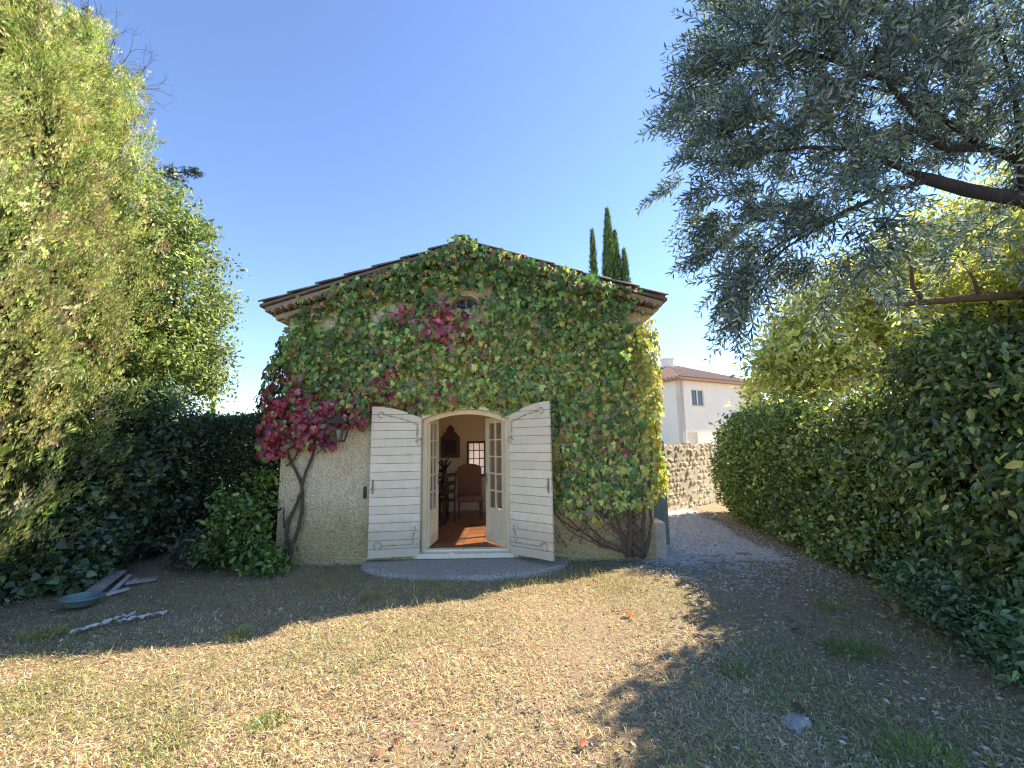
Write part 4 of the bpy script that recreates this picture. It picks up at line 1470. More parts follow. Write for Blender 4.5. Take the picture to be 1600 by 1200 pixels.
def broadleaf(name, loc, label, cat, blobs, n_cl, per, rad, size, cols, wts, tpl=T_OVAL, mat='leaf', trunk_r=.09, bark='bark', shell=.55, droop=.3, n_br=18, group=None, cvar=.25, outward=.6, trunk_top=None, keepfn=None):
    """blobs in world coordinates; trunk, limbs to the clumps, crown of single leaves"""
    root = empty(name, loc, 0, label, cat, group)
    L = np.array(loc, float)
    bl = [(b[0] - L[0], b[1] - L[1], b[2] - L[2], *b[3:6]) for b in blobs]
    cc = crown("crown", root, mat, bl, n_cl, per, rad, size, cols, wts, tpl, shell, droop, cvar, outward, keepfn)
    m = MB()
    top = np.array(trunk_top if trunk_top is not None else [np.mean([b[0] for b in bl]), np.mean([b[1] for b in bl]), np.mean([b[2] for b in bl]) - .2])
    spine = wiggle((0, 0, -.1), top, 8, .04)
    m.tube(spine, list(np.linspace(trunk_r, trunk_r * .5, 8)), 8)
    sel = rng.choice(len(cc), min(n_br, len(cc)), replace=False)
    for k in sel:
        s = spine[rng.integers(2, 8)]
        m.tube(wiggle(s, cc[k], 6, .04, .05), list(np.linspace(trunk_r * .42, trunk_r * .07, 6)), 5)
    m.build("trunk", bark, root, True)
    return root

GR = [(.055, .10, .03), (.09, .15, .04), (.14, .19, .05), (.03, .06, .022)]
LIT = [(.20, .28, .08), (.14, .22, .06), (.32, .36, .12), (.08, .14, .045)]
DK = [(.055, .11, .06), (.085, .15, .075), (.035, .07, .04), (.13, .20, .09)]

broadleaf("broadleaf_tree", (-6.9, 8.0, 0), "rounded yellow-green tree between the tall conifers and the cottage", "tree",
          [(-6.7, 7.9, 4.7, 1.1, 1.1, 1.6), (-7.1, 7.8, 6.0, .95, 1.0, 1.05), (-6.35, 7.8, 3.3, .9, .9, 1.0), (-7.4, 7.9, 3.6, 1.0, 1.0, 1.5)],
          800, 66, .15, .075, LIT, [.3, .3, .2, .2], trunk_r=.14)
broadleaf("laurel_bush", (-6.0, 6.9, 0), "dark leafy bush in shade under the rounded left tree", "bush",
          [(-5.95, 6.85, 1.0, .75, .7, 1.15), (-5.75, 6.9, 2.0, .55, .6, .7)], 300, 55, .12, .085, DK, [.3, .3, .2, .2], mat='leaf_gloss', trunk_r=.05)
broadleaf("ivy_bush", (-5.75, 5.75, 0), "bluish-green ivy bush behind the teal tub", "bush",
          [(-5.75, 5.75, .7, .55, .6, .85), (-6.05, 5.1, .35, .5, .5, .5), (-5.55, 5.4, .3, .4, .4, .4), (-5.6, 6.1, 1.25, .45, .45, .55)], 330, 50, .10, .075,
          [(.075, .14, .07), (.12, .20, .09), (.045, .085, .045), (.18, .25, .11)], [.35, .25, .3, .1], T_IVY, mat='leaf_gloss', trunk_r=.03)
broadleaf("corner_shrub", (-3.75, 6.15, 0), "bright green shrub at the left corner of the cottage", "shrub",
          [(-3.72, 6.05, .50, .30, .30, .5), (-4.05, 6.2, .35, .40, .35, .35), (-3.35, 5.92, .16, .35, .25, .2), (-3.62, 6.15, 1.05, .18, .2, .35), (-3.95, 6.15, .85, .2, .2, .3)], 120, 34, .10, .072,
          [(.09, .19, .04), (.16, .29, .06), (.05, .10, .03), (.26, .36, .09)], [.35, .28, .25, .12], trunk_r=.025, shell=.2, droop=.1)
broadleaf("dry_shrub", (-4.45, 6.35, 0), "low grey-green straggly shrub beside the corner shrub", "shrub",
          [(-4.35, 6.35, .28, .5, .4, .32)], 80, 34, .10, .07, [(.07, .09, .06), (.10, .12, .085), (.12, .10, .07)], [.4, .35, .2], T_RHOMB, trunk_r=.02)

def box_hedge(name, label, x0, x1, y0, y1, h, n, size, cols, wts, tpl, mat, seed, group=None):
    """clipped hedge: leaves packed through a box, denser to the skin"""
    root = empty(name, ((x0 + x1) / 2, (y0 + y1) / 2, 0), 0, label, "hedge", group)
    wx, wy = x1 - x0, y1 - y0
    A = np.array([wy * h, wy * h, wx * h, wx * h, wx * wy])
    f = rng.choice(5, n, p=A / A.sum())
    u, v = rng.random(n), rng.random(n)
    d = np.minimum(rng.exponential(.15, n), .5)
    X = np.select([f == 0, f == 1], [x0 + d, x1 - d], x0 + u * wx)
    Y = np.select([f == 2, f == 3, f < 2], [y0 + d, y1 - d, y0 + u * wy], y0 + v * wy)
    Z = np.where(f == 4, h - d, v * h)
    on = np.select([f[:, None] == k for k in range(5)], [np.array(q, float) for q in ((-1, 0, 0), (1, 0, 0), (0, -1, 0), (0, 1, 0), (0, 0, 1))])
    b = (vnoise(X + Y, Z, 1.6, seed) - .5) * .35 + (vnoise(X - Y, Z + X, 4.5, seed + 3) - .5) * .16
    pos = np.stack([X, Y, Z], 1) + on * b[:, None] + rng.normal(0, .03, (n, 3))
    pos[:, :2] -= np.array([(x0 + x1) / 2, (y0 + y1) / 2])
    k = pos[:, 2] > .02
    pos, on = pos[k], on[k]
    n = len(pos)
    foliage("leaves", root, mat, pos, nrmz(on * .6 + runit(n) * .8 + np.array([0, 0, .3])), nrmz(runit(n) + on * .4 + np.array([0, 0, -.1])),
            size * rng.uniform(.6, 1.25, n), pick(cols, wts, n, .25), tpl)
    m = MB()
    L = max(wx, wy)
    for k in range(int(L / .45) + 1):
        t = (k + .5) / (int(L / .45) + 1)
        bx, by = (x0 + wx * t, (y0 + y1) / 2) if wx > wy else ((x0 + x1) / 2, y0 + wy * t)
        b0 = np.array([bx - (x0 + x1) / 2, by - (y0 + y1) / 2, -.05])
        for q in range(5):
            e = b0 + np.array([rng.uniform(-.35, .35), rng.uniform(-.35, .35), h * rng.uniform(.6, .95)])
            m.tube(wiggle(b0 + rng.normal(0, .05, 3) * [1, 1, 0], e, 5, .04), list(np.linspace(.022, .005, 5)), 5)
    m.build("stems", 'bark', root, True)
    return root

box_hedge("dark_hedge", "dark clipped hedge closing the shady corner left of the cottage", -6.6, -3.75, 7.75, 8.9, 2.18, 62000, .075, DK, [.35, .3, .25, .1], T_RHOMB, 'leaf_gloss', 3)
box_hedge("boundary_hedge", "lighter hedge running on behind the dark hedge", -9.5, -3.9, 11.2, 12.2, 2.45, 9000, .10, GR, [.35, .3, .2, .15], T_RHOMB, 'leaf', 6)
box_hedge("tall_hedge", "tall dark hedge glimpsed behind the trunks of the left conifers", -9.4, -8.5, 2.2, 9.0, 3.4, 16000, .14, DK, [.35, .3, .25, .1], T_RHOMB, 'leaf', 8)

# right-hand side
HG = "hedge plants along the right of the drive"
DROOPY = [(.12, .19, .06), (.19, .28, .08), (.065, .11, .04), (.34, .41, .12), (.52, .50, .16), (.24, .17, .10)]
broadleaf("laurel_hedge", (5.0, 3.6, 0), "near laurel hedge with long drooping leaves at the right edge", "hedge",
          [(4.75, 3.1, 1.3, .95, .8, 1.45), (4.85, 4.0, 1.35, 1.0, .8, 1.45), (5.0, 4.75, 1.5, .9, .7, 1.55), (4.2, 3.2, .5, .5, .6, .55), (5.2, 4.3, 2.2, .9, .8, .75)],
          1250, 50, .13, .072, DROOPY, [.28, .25, .26, .11, .03, .07], T_OVAL, 'leaf_gloss', .06, shell=.62, droop=1.0, n_br=40, group=HG, cvar=.3)
broadleaf("ivy_hedge", (5.1, 6.0, 0), "ivy-grown middle stretch of the right hedge", "hedge",
          [(4.85, 5.45, 1.15, .75, .75, 1.25), (4.92, 6.3, 1.05, .78, .8, 1.2), (4.97, 7.1, 1.15, .78, .75, 1.27), (4.45, 5.6, .25, .35, .6, .28), (4.55, 6.6, .22, .35, .7, .25)],
          950, 54, .12, .060, DROOPY, [.29, .27, .18, .16, .06, .04], T_IVY, 'leaf_gloss', .05, shell=.6, droop=.5, n_br=30, group=HG, cvar=.3)
broadleaf("evergreen_hedge", (5.0, 8.5, 0), "far end of the right hedge, bright green along its top", "hedge",
          [(4.92, 7.9, 1.15, .62, .6, 1.2), (4.95, 8.6, 1.2, .6, .6, 1.22), (4.98, 9.2, 1.2, .52, .5, 1.2), (5.15, 9.9, 1.0, .45, .45, 1.0), (4.75, 8.2, .35, .35, .9, .4)],
          700, 48, .11, .075, [(.13, .21, .065), (.20, .31, .085), (.07, .11, .045), (.28, .42, .11), (.50, .46, .14)], [.3, .3, .15, .17, .08], T_OVAL, 'leaf_gloss', .05, shell=.6, droop=.3, n_br=26, group=HG, cvar=.3)
broadleaf("low_shrub", (3.75, 3.55, 0), "low blue-green shrub at the foot of the near laurel hedge", "shrub",
          [(3.75, 3.5, .22, .33, .5, .3), (3.6, 3.0, .2, .3, .4, .28), (3.95, 4.2, .25, .3, .4, .33)], 220, 36, .09, .05,
          [(.10, .18, .085), (.16, .26, .11), (.065, .12, .06)], [.4, .3, .3], T_OVAL, 'leaf_gloss', .02, droop=.1)

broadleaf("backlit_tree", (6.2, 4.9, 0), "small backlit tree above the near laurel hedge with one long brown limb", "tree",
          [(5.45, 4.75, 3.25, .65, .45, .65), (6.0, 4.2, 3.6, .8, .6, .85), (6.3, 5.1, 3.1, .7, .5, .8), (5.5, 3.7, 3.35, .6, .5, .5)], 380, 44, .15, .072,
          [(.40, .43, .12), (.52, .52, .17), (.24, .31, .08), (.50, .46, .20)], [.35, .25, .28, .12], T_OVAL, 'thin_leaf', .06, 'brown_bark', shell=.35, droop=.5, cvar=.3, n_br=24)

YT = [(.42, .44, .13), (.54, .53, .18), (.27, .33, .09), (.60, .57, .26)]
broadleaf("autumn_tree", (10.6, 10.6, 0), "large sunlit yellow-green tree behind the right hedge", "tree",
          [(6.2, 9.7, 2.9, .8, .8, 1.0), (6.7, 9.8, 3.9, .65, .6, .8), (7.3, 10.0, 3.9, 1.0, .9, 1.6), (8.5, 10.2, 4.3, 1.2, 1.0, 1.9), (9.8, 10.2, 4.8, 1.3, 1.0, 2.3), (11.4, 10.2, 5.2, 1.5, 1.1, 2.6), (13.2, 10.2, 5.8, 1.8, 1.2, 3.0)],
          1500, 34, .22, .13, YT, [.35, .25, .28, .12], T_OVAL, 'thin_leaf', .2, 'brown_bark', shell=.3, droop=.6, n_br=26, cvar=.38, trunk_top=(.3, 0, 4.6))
def brown_limb():
    r = bpy.data.objects.get("backlit_tree")
    L = np.array(r.location)
    m = MB()
    m.tube(np.array([(6.2, 4.9, 1.9), (6.0, 4.5, 2.7), (5.55, 4.2, 3.02), (5.04, 4.0, 3.05), (4.4, 4.0, 3.02), (4.0, 4.0, 2.99), (3.66, 3.98, 2.96), (3.4, 3.95, 3.02)]) - L, [.06, .055, .05, .043, .036, .03, .02, .008], 8)
    m.tube(np.array([(4.05, 4.0, 3.0), (3.96, 4.0, 3.16), (3.98, 4.0, 3.4), (3.86, 4.0, 3.66)]) - L, [.028, .02, .014, .006], 7)
    m.tube(np.array([(4.6, 4.0, 3.04), (4.55, 3.98, 3.22), (4.4, 3.95, 3.45)]) - L, [.02, .014, .006], 6)
    m.build("limb", 'brown_bark', r, True)
brown_limb()

def olive_tree():
    root = empty("olive_tree", (5.6, 3.6, 0), 0, "grey-leaved olive tree hanging in from the upper right corner", "tree")
    L = np.array([5.6, 3.6, 0])
    m = MB()
    m.tube(np.array([(5.6, 3.6, -.1), (5.55, 3.55, .8), (5.35, 3.5, 1.9), (5.2, 3.45, 2.8), (4.9, 3.4, 3.35)]) - L, [.22, .18, .15, .12, .095], 10)
    main = np.array([(4.9, 3.4, 3.35), (4.3, 3.3, 3.62), (3.89, 3.3, 3.74), (3.55, 3.3, 3.84), (3.36, 3.3, 3.92)])
    m.tube(main + rng.normal(0, .012, main.shape) - L, [.066, .06, .053, .046, .026], 9)
    # gnarled limb curling back over the main one
    m.tube(np.array([(4.6, 3.35, 3.5), (4.45, 3.3, 3.85), (4.25, 3.28, 4.02), (4.0, 3.25, 4.08), (3.6, 3.2, 4.05), (3.2, 3.1, 4.2)]) - L, [.06, .045, .04, .034, .026, .014], 8)
    m.tube(np.array([(5.25, 3.45, 2.7), (5.5, 3.5, 3.8), (5.1, 3.4, 5.0), (4.7, 3.3, 5.9)]) - L, [.10, .075, .055, .03], 8)
    limbs = [[(3.5, 3.3, 3.82), (3.2, 3.3, 3.74), (2.91, 3.3, 3.60), (2.5, 3.25, 3.38), (2.2, 3.2, 3.2), (1.9, 3.2, 2.95)],
             [(3.36, 3.3, 3.92), (2.9, 3.2, 4.05), (2.4, 3.1, 4.0), (1.8, 3.05, 3.9)],
             [(3.6, 3.2, 4.05), (3.0, 3.0, 4.5), (2.4, 2.95, 4.7), (1.9, 2.9, 4.75)],
             [(5.1, 3.4, 5.0), (3.9, 3.3, 5.35), (2.9, 3.1, 5.3), (2.2, 3.1, 5.4)],
             [(4.0, 3.25, 4.08), (3.6, 3.4, 4.7), (3.0, 3.5, 5.0)],
             [(2.91, 3.3, 3.60), (2.6, 3.5, 3.5), (2.2, 3.6, 3.3)],
             [(4.3, 3.3, 3.62), (4.0, 3.0, 4.3), (3.7, 2.8, 4.9)]]
    for q in limbs:
        q = np.array(q)
        m.tube(q - L, list(np.linspace(.026, .006, len(q))), 6)
    # twigs with opposite narrow leaves
    zones = [  # centre, radii, twigs, drift of the twigs
        ((1.80, 3.15, 4.10), (.50, .5, .75), 370, (-.8, 0, -.15)),
        ((2.1, 3.1, 4.9), (.50, .5, .75), 420, (-.6, 0, .2)),
        ((2.9, 3.1, 4.6), (.8, .5, .85), 620, (-.4, 0, .2)),
        ((3.8, 3.2, 5.0), (1.0, .6, .9), 680, (-.1, 0, .3)),
        ((2.3, 3.25, 3.55), (.75, .45, .5), 300, (-.7, 0, -.35)),
        ((1.85, 3.2, 3.0), (.36, .4, .45), 160, (-.5, 0, -.7)),
        ((2.75, 3.35, 3.25), (.55, .4, .45), 150, (-.3, 0, -.5)),
        ((4.5, 3.2, 4.4), (.9, .6, .7), 420, (.2, 0, .1)),
        ((2.9, 3.1, 5.7), (1.2, .6, .6), 430, (-.3, 0, .4)),
        ((4.6, 3.3, 5.9), (1.2, .8, .8), 330, (.1, 0, .5)),
        ((3.6, 3.4, 4.15), (.9, .5, .35), 200, (-.3, 0, .3)),
        ((4.0, 3.5, 3.35), (.7, .4, .3), 90, (-.2, 0, -.4)),
    ]
    tw = MB()
    P, D, Nn, S = [], [], [], []
    for (c, rad, cnt, drift) in zones:
        nc = max(6, int(cnt * .74 / 8))
        cl = [(lambda u: (u, np.array(c) + u * np.array(rad)))(runit(1)[0] * rng.random() ** .42) for _ in range(nc)]
        for k in range(nc * 8):
            u, base = cl[k // 8]
            a = base + rng.normal(0, .055, 3)
            d = nrmz(u * .9 + np.array(drift) + rng.normal(0, .40, 3))
            l = rng.uniform(.18, .42)
            side = nrmz(np.cross(d, rng.normal(size=3)))
            nl = int(l / .034)
            for j in range(nl):
                t = (j + .6) / nl
                p = a + d * l * t + np.array([0, 0, -.10]) * (t * l) * t * 2
                s2 = side if j % 2 else np.cross(d, side)
                for s in (-1, 1):
                    P.append(p)
                    D.append(d * .75 + s * s2 * .75 + rng.normal(0, .12, 3))
                    Nn.append(np.cross(d, s2) + rng.normal(0, .5, 3))
                    S.append(rng.uniform(.070, .105) * (1.1 - .4 * t))
            tw.tube([a - L, a + d * l * .5 - L + np.array([0, 0, -.025 * l]), a + d * l - L + np.array([0, 0, -.2 * l * l])], [.0035, .0026, .0012], 3, False)
    P, D, Nn, S = np.array(P) - L, np.array(D), np.array(Nn), np.array(S)
    col = pick([(.085, .145, .115), (.13, .205, .165), (.25, .32, .30), (.045, .085, .06), (.22, .28, .12)], [.34, .28, .14, .16, .08], len(P), .2)
    foliage("crown", root, 'olive_leaf', P, Nn, D, S, col, T_OLIVE)
    m.build("trunk", 'olive_bark', root, True)
    tw.build("twigs", 'olive_bark', root)['kind'] = 'stuff'
olive_tree()

def cypress(name, loc, label, spires, n):
    root = empty(name, loc, 0, label, "cypress", "cypresses behind the cottage")
    P, O = [], []
    m = MB()
    for (sx, sy, h, r) in spires:
        m.tube([(sx, sy, 0), (sx, sy, h * .9)], [.14, .03], 6)
        k = int(n * h * r)
        t = rng.random(k)
        prof = np.clip(np.minimum(1, .45 + t * 3) * (1 - t ** 2.2), 0, 1)
        a = rng.random(k) * 6.283
        rr = r * prof * (.8 + .35 * vnoise(a * 1.5, t * h, 1.4, 5)) * (1 - .4 * rng.random(k) ** 2)
        P.append(np.stack([sx + rr * np.cos(a), sy + rr * np.sin(a), .3 + t * (h - .3)], 1))
        O.append(np.stack([np.cos(a), np.sin(a), np.zeros(k)], 1))
    P, O = np.concatenate(P), np.concatenate(O)
    k = len(P)
    foliage("crown", root, 'needle', P, nrmz(O + runit(k) * .5), nrmz(O * .3 + np.array([0, 0, 1.2]) + runit(k) * .35), rng.uniform(.18, .36, k),
            pick([(.075, .15, .06), (.12, .20, .075), (.045, .09, .04), (.20, .26, .09)], [.4, .3, .2, .1], k, .2), T_SPRAY)
    m.build("trunk", 'bark', root)
cypress("cypress_tree", (4.95, 20, 0), "dark pointed cypress rising over the right slope of the roof", [(0, 0, 13.2, .8), (.38, .2, 12.1, .7), (.72, -.1, 11.0, .6), (-.15, -.2, 11.9, .6)], 600)
cypress("cypress_tree", (4.22, 20.4, 0), "thin cypress spire just left of the larger one behind the roof", [(0, 0, 12.3, .44)], 800)
cypress("cypress_tree", (-20.6, 29, 0), "tiny far cypress tip above the dark hedge on the left", [(0, 0, 5.0, .3)], 500)

def cedar():
    root = empty("cedar_tree", (-9.4, 8.7, 0), 0, "dark cedar behind the conifers with one flat bough reaching out", "cedar")
    m = MB()
    m.tube(wiggle((0, 0, -.1), (0, 0, 8.6), 9, .03), list(np.linspace(.2, .04, 9)), 8)
    P, D = [], []
    for (z, a, l) in ((7.55, -.03, 2.55), (7.0, 1.9, 1.8), (6.5, 3.6, 1.9), (7.9, 4.4, 1.3), (8.2, 2.8, 1.0), (5.8, 5.2, 1.8)):
        e = np.array([math.cos(a) * l, math.sin(a) * l, z + .18])
        b = wiggle((0, 0, z), e, 9, .02, .08)
        m.tube(b, list(np.linspace(.05, .006, 9)), 6)
        for t in rng.uniform(.45, 1, 70):
            p = np.array([np.interp(t, np.linspace(0, 1, 9), b[:, k]) for k in range(3)])
            s = rng.choice([-1, 1])
            d = nrmz(np.array([math.cos(a + s * .9), math.sin(a + s * .9), rng.uniform(-.25, .2)]))
            tl = (1.12 - t) * .85
            m.tube([p, p + d * tl], [.006, .002], 3, False)
            for q in rng.random(16):
                P.append(p + d * tl * q + rng.normal(0, .015, 3))
                D.append(d * .4 + runit(1)[0])
    P, D = np.array(P), np.array(D)
    foliage("crown", root, 'needle', P, runit(len(P)), D, rng.uniform(.04, .10, len(P)), pick([(.03, .06, .04), (.05, .085, .05)], [.6, .4], len(P)), T_SPRAY)
    m.build("trunk", 'bark', root)
cedar()

def bare_tree():
    root = empty("bare_tree", (-7.9, 7.0, 0), 0, "bare twiggy treetop beside the conifer tips at the upper left", "tree")
    m = MB()
    m.tube(wiggle((0, 0, -.1), (.2, 0, 8.2), 9, .05), list(np.linspace(.11, .03, 9)), 7)
    def grow(p, d, l, r, lev):
        e = p + d * l
        m.tube(wiggle(p, e, 4, l * .05), [r, r * .85, r * .7, r * .5], 4, False)
        if lev < 3:
            for k in range(3):
                grow(p + d * l * rng.uniform(.45, 1), nrmz(d + rng.normal(0, .5, 3)), l * .62, r * .5, lev + 1)
    for k in range(9):
        grow(np.array([.2, 0, rng.uniform(7.4, 8.3)]), nrmz(np.array([rng.uniform(-.3, .7), rng.uniform(-.4, .4), .9])), 1.0, .016, 0)
    m.build("trunk", 'bark', root)
bare_tree()

# ------------------------------------------------------------------ objects on the lawn
def tub():
    r = empty("round_tub", (-4.70, 4.84, .01), 0, "round teal plastic tub lying on the grass at left", "tub")
    MB().lathe([(0, .02), (.13, .02), (.15, .03), (.185, .10), (.20, .102), (.205, .11), (.20, .118), (.185, .116), (.178, .105), (.14, .045), (.125, .04), (0, .04)], (0, 0, 0), 36).build("bowl", 'tub', r, True)
    m = MB()
    m.tube([(-.12, .02, .055), (0, -.02, .06), (.13, .03, .07)], .009, 6)
    m.tube([(.02, -.02, .065), (.09, -.08, .07)], .008, 6)
    m.build("stick", 'board', r)
    r.rotation_euler = (R(-3), R(3), 0)
    r.scale = (.88, .88, .9)
tub()

def boards():
    data = [((-5.02, 5.42, .05), .78, .15, R(112), "wide weathered pinkish board propped beside the teal tub", 6),
            ((-4.86, 5.48, .03), .62, .045, R(117), "narrow pale batten beside the wide weathered board", 3),
            ((-4.72, 5.62, .02), .30, .11, R(30), "short grey board offcut at the far end of the batten", 0),
            ((-4.66, 5.22, .02), .22, .05, R(70), "short white wood scrap between tub and batten", 0)]
    for (loc, l, w, a, lb, tilt) in data:
        m = MB().box(-l / 2, l / 2, -w / 2, w / 2, 0, .028, None, .004)
        if w > .1:
            m.box(-l / 2 + .06, -l / 2 + .10, -w / 2 + .01, w / 2 - .01, .0285, .045)
        o = m.build("wood_board", 'board' if w > .1 else 'plastic')
        o.location = loc
        o.rotation_euler = (R(tilt * .6), R(-tilt), a)
        tag(o, lb, "board", "old boards beside the tub")
boards()

def sheets():
    for (pts, w, lb) in (([(-4.06, 4.12), (-3.98, 4.30), (-3.93, 4.44), (-3.88, 4.58)], .030, "long crumpled strip of white plastic on the shaded grass"),
                         ([(-3.86, 4.36), (-3.72, 4.47), (-3.55, 4.57)], .045, "short crumpled piece of white plastic right of the long strip")):
        m = MB()
        pts = np.array(pts)
        t = np.linspace(0, 1, 16)
        X = np.interp(t, np.linspace(0, 1, len(pts)), pts[:, 0])
        Y = np.interp(t, np.linspace(0, 1, len(pts)), pts[:, 1])
        d = nrmz(np.stack([np.gradient(X), np.gradient(Y)], 1))
        vs_ = []
        for i in range(16):
            ww = w * (.5 + rng.random() * .7) * math.sin(math.pi * min(max(t[i], .08), .92)) ** .5
            for s in (-1, -.3, .3, 1):
                vs_.append((X[i] - d[i, 1] * s * ww, Y[i] + d[i, 0] * s * ww, .025 + rng.random() * .035))
        b = len(vs_)
        vs_ += [(p[0], p[1], p[2] - .004) for p in vs_]
        fs = []
        for i in range(15):
            for k in range(3):
                q = (i * 4 + k, i * 4 + k + 1, i * 4 + k + 5, i * 4 + k + 4)
                fs += [q, tuple(b + v for v in q[::-1])]
        m.add(vs_, fs)
        o = m.build("plastic_strip", 'plastic')
        tag(o, lb, "plastic sheet", "white plastic scraps on the lawn")
sheets()

def flat_stone(loc, sx, sy, a, lb, h=.03):
    m = MB()
    n = 9
    ang = np.arange(n) * 2 * math.pi / n + rng.uniform(-.2, .2, n)
    rr = rng.uniform(.75, 1.05, n)
    rings = []
    for (s, z) in ((1, -.03), (1, h * .6), (.93, h), (.4, h + .006)):
        rings += [(s * sx * q * math.cos(t), s * sy * q * math.sin(t), z + rng.uniform(-.003, .003)) for t, q in zip(ang, rr)]
    fs = [tuple(range(3 * n, 4 * n))]
    for i in range(3):
        fs += [(i * n + j, i * n + (j + 1) % n, (i + 1) * n + (j + 1) % n, (i + 1) * n + j) for j in range(n)]
    o = m.add(rings, fs).build("flat_stone", 'pale_stone')
    o.location = loc
    o.rotation_euler = (0, 0, a)
    tag(o, lb, "stone", "pale flat stones on the ground")
flat_stone((2.42, 6.32, .0), .17, .10, .2, "pale flat stone at the foot of the grey side shutter")
flat_stone((2.75, 6.15, .0), .20, .10, -.1, "largest pale flat stone at the near end of the gravel drive")
flat_stone((2.50, 5.92, .0), .16, .07, .3, "narrow pale flat stone nearest the lawn at the drive end")
flat_stone((3.05, 6.0, .0), .14, .07, -.3, "rightmost pale flat stone at the drive end")
for (x_, y_, a_, b_, r_, l_) in ((2.62, 6.45, .15, .08, -.2, "grey flat stone just behind the largest pale stone at the drive end"),
                                 (2.95, 6.38, .16, .09, .1, "grey flat stone to the right behind the largest pale stone at the drive end"),
                                 (2.85, 5.83, .14, .06, -.1, "thin grey flat stone nearest the camera at the drive end"),
                                 (3.35, 6.5, .15, .09, 0, "grey flat stone farthest right on the gravel drive"),
                                 (2.13, 6.08, .11, .06, .2, "small grey flat stone at the lower right corner of the cottage")):
    flat_stone((x_, y_, -.008), a_, b_, r_, l_)
flat_stone((1.68, 2.80, -.005), .11, .07, .5, "lone pale flat stone in the shaded grass at lower right", .02)

# ------------------------------------------------------------------ grass, litter, gravel
def blades(name, X, Y, Lh, lean, az, width, col, mat='straw', zoff=0.0):
    n = len(X)
    base = np.stack([X, Y, ground_z(X, Y) + zoff], 1)
    hd = np.stack([np.cos(az), np.sin(az), np.zeros(n)], 1)
    sd_ = np.stack([-np.sin(az), np.cos(az), np.zeros(n)], 1)
    up = np.array([0, 0, 1.0])
    l1 = (Lh * .55)[:, None]
    l2 = (Lh * .45)[:, None]
    c1, s1 = np.cos(lean)[:, None], np.sin(lean)[:, None]
    le2 = np.minimum(lean + .45, 1.75)
    c2, s2 = np.cos(le2)[:, None], np.sin(le2)[:, None]
    mid = base + l1 * (hd * s1 + up * c1)
    tip = mid + l2 * (hd * s2 + up * c2)
    w = width[:, None] * .5
    V = np.stack([base, mid - sd_ * w, tip, mid + sd_ * w], 1).reshape(-1, 3)
    V[:, 2] = np.maximum(V[:, 2], 0.002 + ground_z(V[:, 0], V[:, 1]))
    F = (np.arange(n) * 4)[:, None, None] + np.array([(0, 3, 1), (1, 3, 2)])[None]
    me = fast_mesh(name, V, F.reshape(-1, 3), np.repeat(col, 4, 0))
    me.materials.append(M[mat])
    return link(bpy.data.objects.new(name, me))

def on_lawn(x, y, m=0.0):
    ok = ~((x > XL - m) & (x < XR + m) & (y > FY - m))
    ok &= ~((((x + .695) / (1.48 + m)) ** 2 + ((y - FY) / (.82 + m)) ** 2 < 1))
    return ok

def lawn():
    n = 330000
    # density falls with distance so that the near ground has the finest cover
    y = 1.7 + 6.3 * rng.random(n) ** 1.5
    x = (rng.random(n) * 2 - 1) * (1.32 * y + .35)
    l, r = path_edge(y)
    k = on_lawn(x, y) & (x > -6.6) & (x < 4.6)
    inpath = (x > l - .1) & (y > 5.5)
    k &= ~(inpath & (rng.random(n) > np.clip(.65 - (y - 5.5) * .55, .02, .65)))
    bare = fbm(x, y, .9, 61, 3)
    k &= rng.random(n) < np.clip(-.25 + bare * 2.3, .08, 1)
    shady = (x < -3.0) & (y > 4.6)
    k &= ~(shady & (rng.random(n) > .55))
    x, y = x[k], y[k]
    n = len(x)
    gr = fbm(x, y, 1.1, 71, 3) + .16 * np.clip((x - .9) / 1.2, 0, 1) * (y < 5.5) + .05 * np.clip((y - 4) / 1.5, 0, 1) - .06 * np.clip((2.0 - x) / 4, 0, 1)
    isg = rng.random(n) < np.clip((gr - .45) * 3.4, .08, .8)
    straw = pick([(.56, .46, .27), (.66, .57, .36), (.48, .36, .22), (.34, .23, .15), (.72, .65, .46), (.50, .48, .22)], [.24, .2, .18, .14, .10, .14], n, .28)
    green = pick([(.22, .29, .09), (.33, .36, .13), (.14, .22, .07), (.42, .43, .19)], [.3, .3, .2, .2], n, .18)
    # greyer littered thatch by the drive and left hedge, paled to lift the shade
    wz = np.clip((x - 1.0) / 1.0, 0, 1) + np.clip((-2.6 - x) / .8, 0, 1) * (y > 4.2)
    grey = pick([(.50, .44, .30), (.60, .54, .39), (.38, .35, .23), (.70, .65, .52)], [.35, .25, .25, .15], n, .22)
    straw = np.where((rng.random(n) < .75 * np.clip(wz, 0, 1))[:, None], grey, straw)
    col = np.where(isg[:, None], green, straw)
    lean = np.where(isg, rng.uniform(.3, 1.1, n), np.clip(rng.normal(1.25, .32, n), .25, 1.6))
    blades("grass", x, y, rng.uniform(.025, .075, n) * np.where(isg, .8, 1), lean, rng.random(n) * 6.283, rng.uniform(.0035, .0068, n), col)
    tag(bpy.data.objects["grass"], "short dry straw-coloured grass over the lawn", "grass", kind='stuff')
    # seedy upright stalks near the step and the shade line
    m = 2600
    xs = rng.uniform(-2.9, 1.6, m)
    ys = 5.15 + (xs + .7) * .12 + rng.normal(0, .28, m)
    k = on_lawn(xs, ys, .03) & (fbm(xs, ys, 2.2, 15, 2) > .46)
    xs, ys = xs[k], ys[k]
    m = len(xs)
    blades("tall_grass", xs, ys, rng.uniform(.06, .15, m), np.clip(rng.normal(.35, .2, m), .02, 1), rng.random(m) * 6.283, rng.uniform(.003, .005, m),
           pick([(.34, .33, .12), (.42, .38, .19), (.22, .26, .08)], [.4, .35, .25], m))
    tag(bpy.data.objects["tall_grass"], "thin upright grass stalks in front of the doorstep", "grass", kind='stuff')

